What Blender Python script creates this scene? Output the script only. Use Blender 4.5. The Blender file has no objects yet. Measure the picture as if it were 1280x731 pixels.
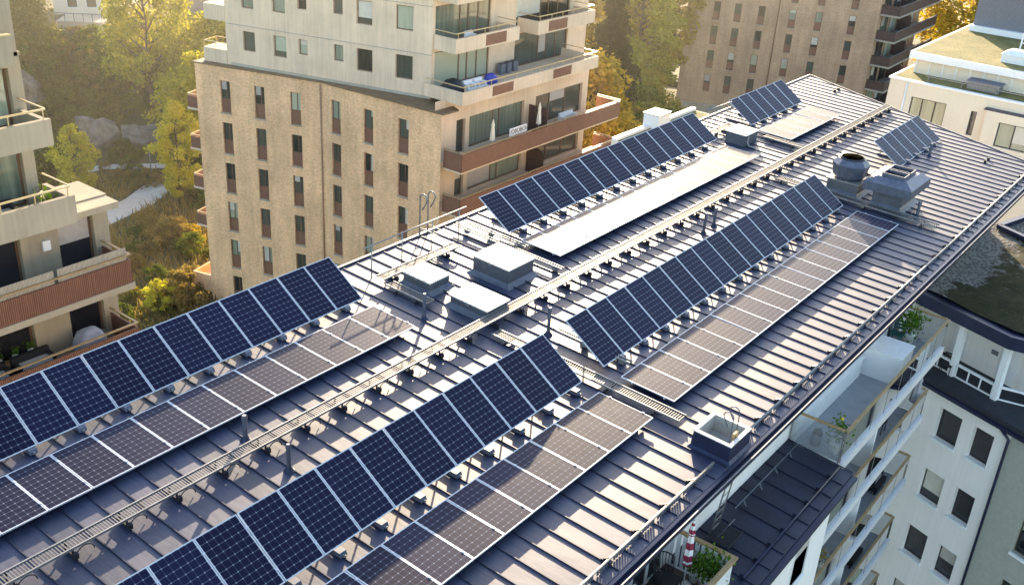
import bpy, math, random
import numpy as np
from mathutils import Vector, Matrix
random.seed(7); rng = np.random.default_rng(7)
S = bpy.context.scene; C = S.collection
R = math.radians
V = Vector
GROUND = -37.0
SEAM0 = .552
SUN_AZ, SUN_EL = 33.5, 12.6          # azimuth from +x towards +y
TILT = R(2.13)
def zr(y): return -14.34 + math.tan(TILT) * (y - 10.04)
def xg(y): return 56.5 - .418 * (21.37 - y)

# ------------------------------------------------------------------ materials
class NT:
    def __init__(s, name):
        s.m = bpy.data.materials.new(name); s.m.use_nodes = True
        s.n = s.m.node_tree.nodes; s.l = s.m.node_tree.links
        s.b = s.n['Principled BSDF']; s.out = s.n['Material Output']
    def node(s, t, **k):
        n = s.n.new(t)
        for a, v in k.items():
            if a.startswith('_'): setattr(n, a[1:], v)
            else: n.inputs[a.replace('__', ' ')].default_value = v
        return n
    def link(s, a, b): s.l.new(a, b)
    def coord(s, kind='Object', scale=(1, 1, 1)):
        tc = s.node('ShaderNodeTexCoord'); mp = s.node('ShaderNodeMapping'); mp.inputs['Scale'].default_value = scale
        s.link(tc.outputs[kind], mp.inputs['Vector']); return mp.outputs[0]
    def noise(s, vec, scale, detail=4, rough=.6):
        n = s.node('ShaderNodeTexNoise', Scale=scale, Detail=detail, Roughness=rough); s.link(vec, n.inputs['Vector']); return n.outputs['Fac']
    def ramp(s, fac, stops):
        r = s.node('ShaderNodeValToRGB'); e = r.color_ramp.elements
        while len(e) < len(stops): e.new(.5)
        for el, (p, c) in zip(e, stops): el.position = p; el.color = (*c, 1) if len(c) == 3 else c
        s.link(fac, r.inputs[0]); return r.outputs[0]
    def mix(s, fac, a, b, mode='MIX'):
        n = s.node('ShaderNodeMix', _data_type='RGBA', _blend_type=mode)
        for sock, v in ((n.inputs[0], fac), (n.inputs[6], a), (n.inputs[7], b)):
            if hasattr(v, 'is_linked'): s.link(v, sock)
            elif isinstance(v, (int, float)): sock.default_value = v
            else: sock.default_value = (*v, 1)
        return n.outputs[2]
    def math(s, op, a, b=None):
        n = s.node('ShaderNodeMath', _operation=op)
        for i, v in enumerate((a, b)):
            if v is None: continue
            if hasattr(v, 'is_linked'): s.link(v, n.inputs[i])
            else: n.inputs[i].default_value = v
        return n.outputs[0]
    def bump(s, h, strength, dist=.02):
        n = s.node('ShaderNodeBump', Strength=strength, Distance=dist); s.link(h, n.inputs['Height']); s.link(n.outputs[0], s.b.inputs['Normal'])
    def set(s, **k):
        for a, v in k.items(): s.b.inputs[a.replace('__', ' ')].default_value = v

def plain(name, c, rough=.6, metal=0., var=.25, scale=3., sc=(1, 1, 1), bump=0., spec=.5, detail=5):
    t = NT(name); v = t.coord('Object', sc); f = t.noise(v, scale, detail)
    lo = tuple(x * (1 - var) for x in c); hi = tuple(min(1, x * (1 + var)) for x in c)
    t.link(t.ramp(f, [(.3, lo), (.7, hi)]), t.b.inputs['Base Color'])
    t.set(Roughness=rough, Metallic=metal); t.b.inputs['Specular IOR Level'].default_value = spec
    if bump: t.bump(f, bump)
    return t.m

M = {}
def mats():
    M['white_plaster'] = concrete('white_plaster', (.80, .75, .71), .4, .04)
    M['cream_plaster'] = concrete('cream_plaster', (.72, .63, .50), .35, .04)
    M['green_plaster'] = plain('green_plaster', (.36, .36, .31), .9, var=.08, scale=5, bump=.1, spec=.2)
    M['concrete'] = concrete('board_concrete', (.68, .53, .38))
    M['concrete_left'] = concrete('darker_concrete', (.37, .31, .22))  # darker, greyer tone for the left house concrete
    M['concrete_grey'] = concrete('grey_concrete', (.40, .36, .29))
    M['brick'] = brick('tan_brick', (.82, .52, .295), (.73, .445, .24), (.77, .53, .33))
    M['brick_far'] = brick('brown_brick', (.50, .34, .225), (.42, .28, .175), (.46, .33, .23))
    M['roof'] = roofmetal('standing_seam_metal')
    M['roof_seam'] = plain('seam_metal', (.022, .025, .05), .45, .35, .2, 4)
    M['navy_metal'] = plain('navy_metal', (.018, .022, .055), .4, .3, .25, 2)
    M['bay_roof'] = plain('bay_roof_metal', (.016, .018, .04), .5, .3, .35, 2.5, sc=(1, .3, 1), bump=.05)
    M['galv'] = plain('galvanised_steel', (.24, .235, .235), .55, .55, .2, 6)
    M['galv_lining'] = plain('hatch_lining', (.36, .35, .32), .7, 0, .15, 3)
    M['galv_dark'] = plain('weathered_steel', (.12, .13, .17), .5, .5, .25, 5)
    M['dark_steel'] = plain('dark_steel', (.035, .035, .045), .5, .5, .3, 8)
    M['alu'] = plain('panel_aluminium', (.50, .51, .55), .5, .1, .05, 5)
    M['backsheet'] = plain('white_backsheet', (.6, .6, .6), .7, 0, .05, 4)
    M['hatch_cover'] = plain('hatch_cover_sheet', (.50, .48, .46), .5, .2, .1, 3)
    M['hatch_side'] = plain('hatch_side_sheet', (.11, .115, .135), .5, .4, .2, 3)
    M['cells'] = cells()
    M['brown_panel'] = plain('brown_metal_panel', (.19, .09, .055), .6, 0, .15, 3)
    M['brown_slats'] = slats('brown_slats', (.20, .085, .045), 9.)
    M['brown_dark'] = plain('dark_brown_panel', (.085, .05, .04), .6, 0, .2, 4)
    M['pipe_brown'] = plain('downpipe_brown', (.34, .205, .125), .6, 0, .15, 6)
    M['frame_brown'] = plain('window_frame_brown', (.15, .085, .05), .5, 0, .15, 6)
    M['frame_dark'] = plain('window_frame_dark', (.04, .035, .035), .5, 0, .15, 6)
    M['frame_white'] = plain('window_frame_white', (.7, .69, .67), .6, 0, .05, 6)
    M['pane'] = pane('window_glass', (.02, .022, .02), (.10, .11, .085))
    M['pane_light'] = pane('curtained_glass', (.10, .12, .09), (.40, .42, .31))
    M['pane_dark'] = pane('dark_glass', (.012, .013, .016), (.03, .03, .035))
    M['rail_glass'] = clearglass('balcony_glass')
    M['timber'] = plain('handrail_timber', (.34, .22, .10), .6, 0, .25, 3, (1, 6, 6))
    M['gilt_rail'] = plain('pale_handrail', (.55, .42, .22), .45, .2, .1, 4)
    M['deck'] = plain('grey_deck', (.33, .34, .36), .7, 0, .12, 2.5, spec=.4)
    M['roof_felt'] = plain('dark_roof_felt', (.02, .021, .03), .75, 0, .35, 2.5, bump=.1)
    M['ledge'] = plain('brown_roof_ledge', (.20, .125, .065), .7, 0, .3, 2)
    M['white_paint'] = plain('white_paint', (.76, .76, .76), .5, 0, .04, 4)
    M['slab_white'] = concrete('balcony_slab_edge', (.56, .54, .53), .5, .04)
    M['grating'] = plain('walkway_grating', (.15, .14, .135), .6, .4, .25, 6)
    M['grey_box'] = plain('grey_cladding', (.16, .16, .18), .7, 0, .25, 14, bump=.15)
    M['blind_pale'] = plain('pale_blind', (.55, .52, .44), .5, 0, .08, 3); M['blind_green'] = plain('green_tint_blind', (.40, .44, .33), .35, 0, .1, 2)
    M['reed'] = slats('reed_screen', (.42, .36, .27), 14.)
    M['slot_shade'] = plain('painted_slot_shade', (.004, .004, .005), 1., 0, .1, 3, spec=0.)  # near black colour stands in for shade inside the hood slots
    M['ground'] = ground(); M['haze'] = haze()
    M['path'] = plain('path_asphalt', (.50, .46, .40), .9, 0, .1, 1.5)
    M['sedum'] = sedum('sedum_roof', (.17, .145, .035), (.09, .09, .022), (.24, .19, .07))
    M['moss'] = moss('moss_and_gravel')
    M['rock'] = plain('grey_rock', (.17, .15, .125), .9, 0, .5, 1.1, bump=.9, detail=10)
    M['bark'] = plain('bark', (.10, .075, .05), .9, 0, .4, 3, (1, 1, .2))
    for nm, a, b in (('leaf_sun_painted', (.30, .31, .03), (.55, .50, .07)), ('leaf_yellowgreen', (.19, .21, .025), (.42, .38, .045)), ('leaf_green', (.07, .105, .018), (.18, .20, .033)),  # brightest leaf pair carries painted sunlight, for the birch in the tower's shadow
                     ('leaf_dark', (.012, .024, .009), (.03, .04, .014)), ('leaf_gold', (.24, .19, .02), (.46, .35, .045)),
                     ('leaf_olive', (.085, .095, .02), (.19, .18, .042)), ('leaf_dry', (.19, .145, .05), (.33, .25, .09)),
                     ('leaf_pot', (.04, .10, .012), (.11, .2, .03))):
        M[nm] = leaf(nm, a, b)
    for nm, c, r in (('red', (.35, .02, .04), .7), ('burgundy', (.24, .02, .05), .8), ('white_cloth', (.75, .73, .72), .9), ('cream_cloth', (.78, .70, .56), .9), ('black', (.012, .012, .014), .6),
                     ('grey_cloth', (.30, .30, .33), .9), ('teal', (.02, .10, .09), .5), ('terracotta', (.36, .13, .05), .8), ('pink', (.45, .08, .16), .5),
                     ('yellow', (.55, .40, .02), .6), ('blue', (.06, .07, .35), .6), ('cushion', (.42, .38, .34), .9), ('white_pot', (.7, .68, .62), .6)):
        M[nm] = plain(nm, c, r, 0, .08, 5)
def concrete(name, c, amp=1., bump=.12):
    t = NT(name); f = t.noise(t.coord('Object', (5, 5, .25)), 1.3, 5, .65); g = t.noise(t.coord('Object'), .5, 4)
    a = t.ramp(f, [(.25, tuple(x * (1 - .22 * amp) for x in c)), (.75, tuple(x * (1 + .14 * amp) for x in c))])
    t.link(t.mix(.35, a, t.ramp(g, [(.35, tuple(x * (1 - .3 * amp) for x in c)), (.65, tuple(x * (1 + .2 * amp) for x in c))])), t.b.inputs['Base Color'])
    t.set(Roughness=.85); t.b.inputs['Specular IOR Level'].default_value = .25; t.bump(f, bump); return t.m
def brick(name, c1, c2, mortar):
    t = NT(name); tc = t.node('ShaderNodeTexCoord'); sx = t.node('ShaderNodeSeparateXYZ'); t.link(tc.outputs['Object'], sx.inputs[0])
    cx = t.node('ShaderNodeCombineXYZ'); t.link(t.math('ADD', sx.outputs[0], sx.outputs[1]), cx.inputs[0]); t.link(sx.outputs[2], cx.inputs[1])
    b = t.node('ShaderNodeTexBrick', Color1=(*c1, 1), Color2=(*c2, 1), Mortar=(*mortar, 1), Scale=1., **{'Mortar__Size': .012, 'Brick__Width': .27, 'Row__Height': .085, 'Bias': -.2})
    t.link(cx.outputs[0], b.inputs['Vector'])
    f = t.noise(t.coord('Object', (1, 1, 2.2)), 5.5, 3, .7); g = t.noise(t.coord('Object'), .35, 3)
    a = t.mix(1., b.outputs['Color'], t.ramp(f, [(.33, (.78, .76, .74)), (.6, (1.1, 1.09, 1.07))]), 'MULTIPLY')
    a = t.mix(1., a, t.ramp(g, [(.3, (.84, .84, .85)), (.7, (1.1, 1.1, 1.08))]), 'MULTIPLY'); k = t.noise(t.coord('Object', (1.6, 1.6, .22)), 1.1, 5, .65)
    t.link(t.mix(1., a, t.ramp(k, [(.3, (.86, .85, .84)), (.6, (1.06, 1.06, 1.06))]), 'MULTIPLY'), t.b.inputs['Base Color'])
    t.set(Roughness=.9); t.b.inputs['Specular IOR Level'].default_value = .2; t.bump(b.outputs['Fac'], .2, .01); return t.m
def roofmetal(name):
    t = NT(name); f = t.noise(t.coord('Object', (16, 1.1, 16)), 1.5, 7, .75); g = t.noise(t.coord('Object'), .7, 5, .65)
    ge = t.node('ShaderNodeNewGeometry'); sx = t.node('ShaderNodeSeparateXYZ'); t.link(ge.outputs['Position'], sx.inputs[0])
    pan = t.math('FLOOR', t.math('DIVIDE', t.math('SUBTRACT', sx.outputs[0], SEAM0), .6)); wn = t.node('ShaderNodeTexWhiteNoise', _noise_dimensions='1D'); t.link(pan, wn.inputs['W'])
    a = t.ramp(f, [(.3, (.007, .012, .044)), (.7, (.040, .046, .082))])
    a = t.mix(.35, a, t.ramp(g, [(.35, (.017, .023, .062)), (.7, (.045, .049, .082))]))
    v = t.math('ADD', .78, t.math('MULTIPLY', wn.outputs['Value'], .44)); cv = t.node('ShaderNodeCombineXYZ')
    for i in range(3): t.link(v, cv.inputs[i])
    t.link(t.mix(1., a, cv.outputs[0], 'MULTIPLY'), t.b.inputs['Base Color'])
    r = t.math('ADD', t.math('MULTIPLY', f, .34), t.math('ADD', .34, t.math('MULTIPLY', wn.outputs['Value'], .08)))
    t.link(r, t.b.inputs['Roughness']); t.set(Metallic=.2); t.link(t.math('ADD', .0, t.math('MULTIPLY', f, .82)), t.b.inputs['Specular IOR Level'])
    t.link(t.math('ADD', .10, t.math('MULTIPLY', g, .28)), t.b.inputs['Coat Weight']); t.b.inputs['Coat Roughness'].default_value = .6; t.b.inputs['Coat IOR'].default_value = 1.8
    h = t.math('ADD', t.math('MULTIPLY', f, .0015), t.math('MULTIPLY', t.noise(t.coord('Object', (1.7, .8, 1)), 1.4, 2), .012)); t.bump(h, .5, 1.); return t.m
def slats(name, c, freq):
    t = NT(name); w = t.node('ShaderNodeTexWave', _wave_type='BANDS', _bands_direction='X', Scale=freq / 2.2, Distortion=.6, Detail=1.)
    t.link(t.coord('Object'), w.inputs['Vector']); f = t.noise(t.coord('Object', (8, 8, .4)), 2)
    a = t.ramp(w.outputs['Fac'], [(.1, tuple(x * .35 for x in c)), (.45, c), (1, tuple(x * 1.15 for x in c))])
    t.link(t.mix(1., a, t.ramp(f, [(.3, (.75,) * 3), (.7, (1.15,) * 3)]), 'MULTIPLY'), t.b.inputs['Base Color'])
    t.set(Roughness=.75); t.bump(w.outputs['Fac'], .5, .02); return t.m
def cells():
    # local x 0..0.99, y 0..1.65: 6 x 10 cells with pale gaps, fine bus bars
    t = NT('solar_cells'); tc = t.node('ShaderNodeTexCoord'); sx = t.node('ShaderNodeSeparateXYZ'); t.link(tc.outputs['Object'], sx.inputs[0])
    def dist(sock, off, per):   # distance to nearest grid line in metres
        u = t.math('DIVIDE', t.math('SUBTRACT', sock, off), per); fr = t.math('FRACT', u)
        return t.math('MULTIPLY', t.math('MINIMUM', fr, t.math('SUBTRACT', 1., fr)), per)
    dx = dist(sx.outputs[0], .025, .1567); dy = dist(sx.outputs[1], .025, .16); db = dist(sx.outputs[0], .038, .0313)
    gx = t.math('LESS_THAN', dx, .0035); gy = t.math('LESS_THAN', dy, .0052)
    dia = t.math('LESS_THAN', t.math('ADD', dx, dy), .019); bus = t.math('LESS_THAN', db, .0022)
    oi = t.node('ShaderNodeObjectInfo'); f = t.noise(t.coord('Object'), 4, 2)
    base = t.mix(oi.outputs['Random'], (.0045, .0045, .020), (.0075, .008, .031))
    c = t.mix(t.math('MULTIPLY', bus, .3), base, (.06, .065, .11)); c = t.mix(t.math('MULTIPLY', gx, .3), c, (.20, .21, .27))
    c = t.mix(t.math('MULTIPLY', gy, .32), c, (.26, .27, .34)); c = t.mix(dia, c, (.21, .22, .27))
    t.link(c, t.b.inputs['Base Color']); t.set(Roughness=.33); t.b.inputs['Specular IOR Level'].default_value = .036; t.b.inputs['Coat Weight'].default_value = .2; t.b.inputs['Coat Roughness'].default_value = .09; t.b.inputs['Coat IOR'].default_value = 1.42
    t.link(t.ramp(f, [(.3, (.49,) * 3), (.7, (.55,) * 3)]), t.b.inputs['Roughness']); return t.m
def pane(name, a, b):
    t = NT(name); oi = t.node('ShaderNodeObjectInfo'); f = t.noise(t.coord('Object', (3, 3, .15)), 1.6, 2)
    r = t.math('ADD', t.math('MULTIPLY', oi.outputs['Random'], .7), t.math('MULTIPLY', f, .5))
    t.link(t.ramp(r, [(.25, a), (.8, b)]), t.b.inputs['Base Color']); t.set(Roughness=.04); t.b.inputs['Specular IOR Level'].default_value = .8
    t.bump(t.noise(t.coord('Object'), .8, 1), .03, .05); return t.m
def clearglass(name):
    t = NT(name); tr = t.node('ShaderNodeBsdfTransparent', Color=(.93, .95, .96, 1)); g = t.node('ShaderNodeBsdfGlossy', Roughness=.03)
    d = t.node('ShaderNodeBsdfDiffuse', Color=(.55, .57, .6, 1)); m1 = t.node('ShaderNodeMixShader', Fac=.16); t.link(tr.outputs[0], m1.inputs[1]); t.link(d.outputs[0], m1.inputs[2])
    fr = t.node('ShaderNodeFresnel', IOR=1.5); m2 = t.node('ShaderNodeMixShader'); t.link(fr.outputs[0], m2.inputs[0]); t.link(m1.outputs[0], m2.inputs[1]); t.link(g.outputs[0], m2.inputs[2])
    t.link(m2.outputs[0], t.out.inputs[0]); return t.m
def ground():
    t = NT('meadow_ground'); f = t.noise(t.coord('Object'), .09, 8, .65); g = t.noise(t.coord('Object'), 1.3, 5)
    a = t.ramp(f, [(.32, (.045, .055, .016)), (.5, (.10, .085, .028)), (.68, (.17, .125, .05))])
    t.link(t.mix(.4, a, t.ramp(g, [(.3, (.03, .035, .012)), (.7, (.16, .13, .05))])), t.b.inputs['Base Color']); t.set(Roughness=.95); t.bump(g, .8, .3); return t.m
def haze():
    m = bpy.data.materials.new('morning_haze'); m.use_nodes = True; n = m.node_tree.nodes; n.clear(); o = n.new('ShaderNodeOutputMaterial'); v = n.new('ShaderNodeVolumeScatter')
    v.inputs['Color'].default_value = (1, .93, .78, 1); v.inputs['Density'].default_value = .0008; v.inputs['Anisotropy'].default_value = .45; m.node_tree.links.new(v.outputs[0], o.inputs['Volume']); return m
def sedum(name, a, b, c):
    t = NT(name); f = t.noise(t.coord('Object'), .55, 7, .7); g = t.noise(t.coord('Object'), 7, 4)
    x = t.ramp(f, [(.3, b), (.5, a), (.7, c)]); t.link(t.mix(1., x, t.ramp(g, [(.3, (.6,) * 3), (.7, (1.25,) * 3)]), 'MULTIPLY'), t.b.inputs['Base Color'])
    t.set(Roughness=.95); t.bump(g, .9, .06); return t.m
def moss(name):
    t = NT(name); f = t.noise(t.coord('Object'), 1.1, 8, .75); v = t.node('ShaderNodeTexVoronoi', Scale=7.); t.link(t.coord('Object'), v.inputs['Vector'])
    sx = t.node('ShaderNodeSeparateXYZ'); tc = t.node('ShaderNodeTexCoord'); t.link(tc.outputs['Object'], sx.inputs[0])
    ed = t.math('ADD', f, t.math('MULTIPLY', t.math('ADD', sx.outputs[0], t.math('MULTIPLY', sx.outputs[1], -.35)), 0.0))
    at = t.node('ShaderNodeAttribute', _attribute_name='edge'); fac = t.math('ADD', f, t.math('MULTIPLY', at.outputs['Fac'], .34))
    gr = t.ramp(v.outputs['Distance'], [(.06, (.03, .03, .029)), (.35, (.085, .081, .076)), (.6, (.17, .16, .15))])
    ms = t.ramp(t.noise(t.coord('Object'), 2.2, 6, .7), [(.3, (.012, .014, .006)), (.55, (.034, .034, .013)), (.75, (.07, .05, .03))])
    sel = t.ramp(fac, [(.64, (0, 0, 0)), (.70, (1, 1, 1))]); t.link(t.mix(sel, ms, gr), t.b.inputs['Base Color']); t.set(Roughness=.95); t.b.inputs['Specular IOR Level'].default_value = .15; hh = t.mix(sel, t.noise(t.coord('Object'), 5, 6, .75), v.outputs['Distance']); t.bump(hh, .7, .09); return t.m
def leaf(name, a, b):
    t = NT(name); ge = t.node('ShaderNodeNewGeometry'); oi = t.node('ShaderNodeObjectInfo'); f = t.noise(t.coord('Object'), .55, 3)
    r = t.math('ADD', t.math('MULTIPLY', ge.outputs['Random Per Island'], .55), t.math('ADD', t.math('MULTIPLY', f, .6), t.math('MULTIPLY', oi.outputs['Random'], .2)))
    c = t.ramp(r, [(.3, a), (.95, b)]); d = t.node('ShaderNodeBsdfDiffuse'); tr = t.node('ShaderNodeBsdfTranslucent'); mx = t.node('ShaderNodeMixShader', Fac=.45)
    t.link(c, d.inputs[0]); t.link(t.mix(1., c, (1.25, 1.15, .6), 'MULTIPLY'), tr.inputs[0]); t.link(d.outputs[0], mx.inputs[1]); t.link(tr.outputs[0], mx.inputs[2]); t.link(mx.outputs[0], t.out.inputs[0]); return t.m
mats()

# ------------------------------------------------------------------ mesh building
class Fr:      # vertical frame: a along facade, d outward, z up
    def __init__(s, o, t):
        s.o = V((o[0], o[1], 0)); s.t = V((t[0], t[1], 0)).normalized(); s.n = V((s.t.y, -s.t.x, 0))
    def p(s, a, d, z): return s.o + s.t * a + s.n * d + V((0, 0, z))
    def flip(s): s.n = -s.n; return s
WORLD = Fr((0, 0), (1, 0)).flip()   # p(a,d,z) = (a, d, z)
class MB:
    def __init__(s): s.v = []; s.f = []; s.mi = []; s.m = 0; s.smooth = set()
    def quad(s, *ps):
        i = len(s.v); s.v += [tuple(p) for p in ps]; s.f.append(tuple(range(i, i + len(ps)))); s.mi.append(s.m); return s
    def hexa(s, c):   # 8 corners: bottom 4, top 4
        i = len(s.v); s.v += [tuple(p) for p in c]
        for f in ((0, 3, 2, 1), (4, 5, 6, 7), (0, 1, 5, 4), (1, 2, 6, 5), (2, 3, 7, 6), (3, 0, 4, 7)): s.f.append(tuple(i + k for k in f)); s.mi.append(s.m)
        return s
    def box(s, a0, a1, d0, d1, z0, z1, fr=WORLD):
        return s.hexa([fr.p(a, d, z) for z in (z0, z1) for a, d in ((a0, d0), (a1, d0), (a1, d1), (a0, d1))])
    def bar(s, p, q, w, h=None, up=(0, 0, 1)):
        h = h or w; p = V(p); q = V(q); d = (q - p).normalized(); u = V(up)
        if abs(d.dot(u)) > .99: u = V((1, 0, 0))
        x = d.cross(u).normalized() * w / 2; y = x.cross(d).normalized() * h / 2
        return s.hexa([e + sx * x + sy * y for e in (p, q) for sx, sy in ((-1, -1), (1, -1), (1, 1), (-1, 1))])
    def prism(s, poly, z0, z1):   # poly of (x,y), z may be callables of y
        g = lambda z, q: z(q[1]) if callable(z) else z
        i = len(s.v); n = len(poly); s.v += [(x, y, g(z0, (x, y))) for x, y in poly] + [(x, y, g(z1, (x, y))) for x, y in poly]
        s.f.append(tuple(i + k for k in reversed(range(n)))); s.f.append(tuple(i + n + k for k in range(n))); s.mi += [s.m] * 2
        for k in range(n): s.f.append((i + k, i + (k + 1) % n, i + n + (k + 1) % n, i + n + k)); s.mi.append(s.m)
        return s
    def tube(s, pts, r, n=8, caps=True):
        pts = [V(p) for p in pts]; rr = r if hasattr(r, '__len__') else [r] * len(pts); base = len(s.v); prev = None
        for k, p in enumerate(pts):
            d = (pts[min(k + 1, len(pts) - 1)] - pts[max(k - 1, 0)]).normalized()
            u = prev if prev is not None else (V((0, 0, 1)) if abs(d.z) < .9 else V((1, 0, 0)))
            x = d.cross(u).normalized(); y = x.cross(d).normalized(); prev = y
            for j in range(n): a = 2 * math.pi * j / n; s.v.append(tuple(p + (x * math.cos(a) + y * math.sin(a)) * rr[k]))
        for k in range(len(pts) - 1):
            for j in range(n):
                s.f.append((base + k * n + j, base + k * n + (j + 1) % n, base + (k + 1) * n + (j + 1) % n, base + (k + 1) * n + j)); s.mi.append(s.m); s.smooth.add(len(s.f) - 1)
        if caps:
            s.f.append(tuple(base + j for j in reversed(range(n)))); s.f.append(tuple(base + (len(pts) - 1) * n + j for j in range(n))); s.mi += [s.m] * 2
        return s
    def lathe(s, c, prof, n=16, open_top=False):   # prof: (r, z)
        s.tube([(c[0], c[1], c[2] + z) for _, z in prof], [max(r, 1e-3) for r, _ in prof], n, caps=not open_top); return s
    def facade(s, fr, a0, a1, z0, z1, holes, rev):
        As = sorted({a0, a1, *[h[0] for h in holes], *[h[1] for h in holes]}); Zs = sorted({z0, z1, *[h[2] for h in holes], *[h[3] for h in holes]})
        As = [a for a in As if a0 <= a <= a1]; Zs = [z for z in Zs if z0 <= z <= z1]
        for i in range(len(As) - 1):
            for j in range(len(Zs) - 1):
                ca, cz = (As[i] + As[i + 1]) / 2, (Zs[j] + Zs[j + 1]) / 2
                if any(h[0] < ca < h[1] and h[2] < cz < h[3] for h in holes): continue
                s.quad(fr.p(As[i], 0, Zs[j]), fr.p(As[i + 1], 0, Zs[j]), fr.p(As[i + 1], 0, Zs[j + 1]), fr.p(As[i], 0, Zs[j + 1]))
        for b0, b1, y0, y1 in holes:
            p = [(b0, y0), (b1, y0), (b1, y1), (b0, y1)]
            for k in range(4):
                (u, w), (u2, w2) = p[k], p[(k + 1) % 4]; s.quad(fr.p(u, 0, w), fr.p(u2, 0, w2), fr.p(u2, -rev, w2), fr.p(u, -rev, w))
        return s
    def build(s, name, mat, parent=None, label=None, cat=None, group=None, kind=None, smooth=False):
        off = V((0, 0, 0)); q = parent
        while q is not None: off += q.location; q = q.parent
        me = bpy.data.meshes.new(name)
        if not s.v: return None
        vv = np.array(s.v, dtype=float) - np.array(off); me.from_pydata(vv.tolist(), [], s.f)
        for m in (mat if isinstance(mat, (list, tuple)) else [mat]): me.materials.append(M[m] if isinstance(m, str) else m)
        me.polygons.foreach_set('material_index', s.mi)
        if smooth or s.smooth: me.polygons.foreach_set('use_smooth', [smooth or k in s.smooth for k in range(len(s.f))])
        me.update(); o = bpy.data.objects.new(name, me); C.objects.link(o); o.parent = parent
        tag(o, label, cat, group, kind); return o
def tag(o, label=None, cat=None, group=None, kind=None):
    for k, v in (('label', label), ('category', cat), ('group', group), ('kind', kind)):
        if v: o[k] = v
    return o
def thing(name, loc, label, cat, group=None):
    o = bpy.data.objects.new(name, None); C.objects.link(o); o.location = loc; o.empty_display_size = .2; return tag(o, label, cat, group)
def copy_tree(o, parent=None):
    kids = [c for c in o.children]; c = o.copy(); C.objects.link(c); c.parent = parent
    for k in kids: copy_tree(k, c)
    return c

def window(parent, fr, a0, a1, z0, z1, set_=.12, mat='pane', frame='frame_brown', fw=.05, panel=0., mull=(), panelmat='brown_panel', sill=None, blind=.4):
    """frame (with optional solid lower panel and mullions) set back in its opening, pane as sub-part"""
    m = MB(); m.box(a0, a0 + fw, -set_ - .05, -set_, z0, z1, fr); m.box(a1 - fw, a1, -set_ - .05, -set_, z0, z1, fr)
    m.box(a0 + fw, a1 - fw, -set_ - .05, -set_, z1 - fw, z1, fr); m.box(a0 + fw, a1 - fw, -set_ - .05, -set_, z0, z0 + fw, fr)
    zp = z0 + fw
    if panel:
        m.m = 1; m.box(a0 + fw, a1 - fw, -set_ - .04, -set_ + .015, z0 + fw, z0 + panel, fr); m.m = 0; m.box(a0 + fw, a1 - fw, -set_ - .05, -set_ + .03, z0 + panel, z0 + panel + fw, fr); zp = z0 + panel + fw
    for a in mull: m.box(a - fw * .6, a + fw * .6, -set_ - .05, -set_, zp, z1 - fw, fr)
    if sill: m.m = 2; m.box(a0 - .04, a1 + .04, -.02, .07, z0 - .06, z0 - .003, fr)
    w = m.build('window', [frame, panelmat, sill or frame], parent)
    g = MB(); xs = [a0 + fw] + [x for a in mull for x in (a - fw * .6, a + fw * .6)] + [a1 - fw]
    for i in range(0, len(xs), 2): g.quad(fr.p(xs[i], -set_ - .03, zp), fr.p(xs[i + 1], -set_ - .03, zp), fr.p(xs[i + 1], -set_ - .03, z1 - fw), fr.p(xs[i], -set_ - .03, z1 - fw))
    g.build('pane', mat, w)
    if blind and random.random() < blind:
        b = MB(); i = random.randrange(len(xs) // 2) * 2; h = (z1 - fw - zp) * random.choice([.35, .5, .75, .97]); b.quad(*[fr.p(a, -set_ - .026, z) for a, z in ((xs[i], z1 - fw - h), (xs[i + 1], z1 - fw - h), (xs[i + 1], z1 - fw), (xs[i], z1 - fw))]); b.build('blind', random.choice(['blind_pale', 'blind_pale', 'blind_green', 'cushion']), w)
    return w
ORD = ['first', 'second', 'third', 'fourth', 'fifth', 'sixth', 'seventh', 'eighth', 'ninth', 'tenth', 'eleventh', 'twelfth', 'thirteenth', 'fourteenth', 'fifteenth', 'sixteenth', 'seventeenth', 'eighteenth']

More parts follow.
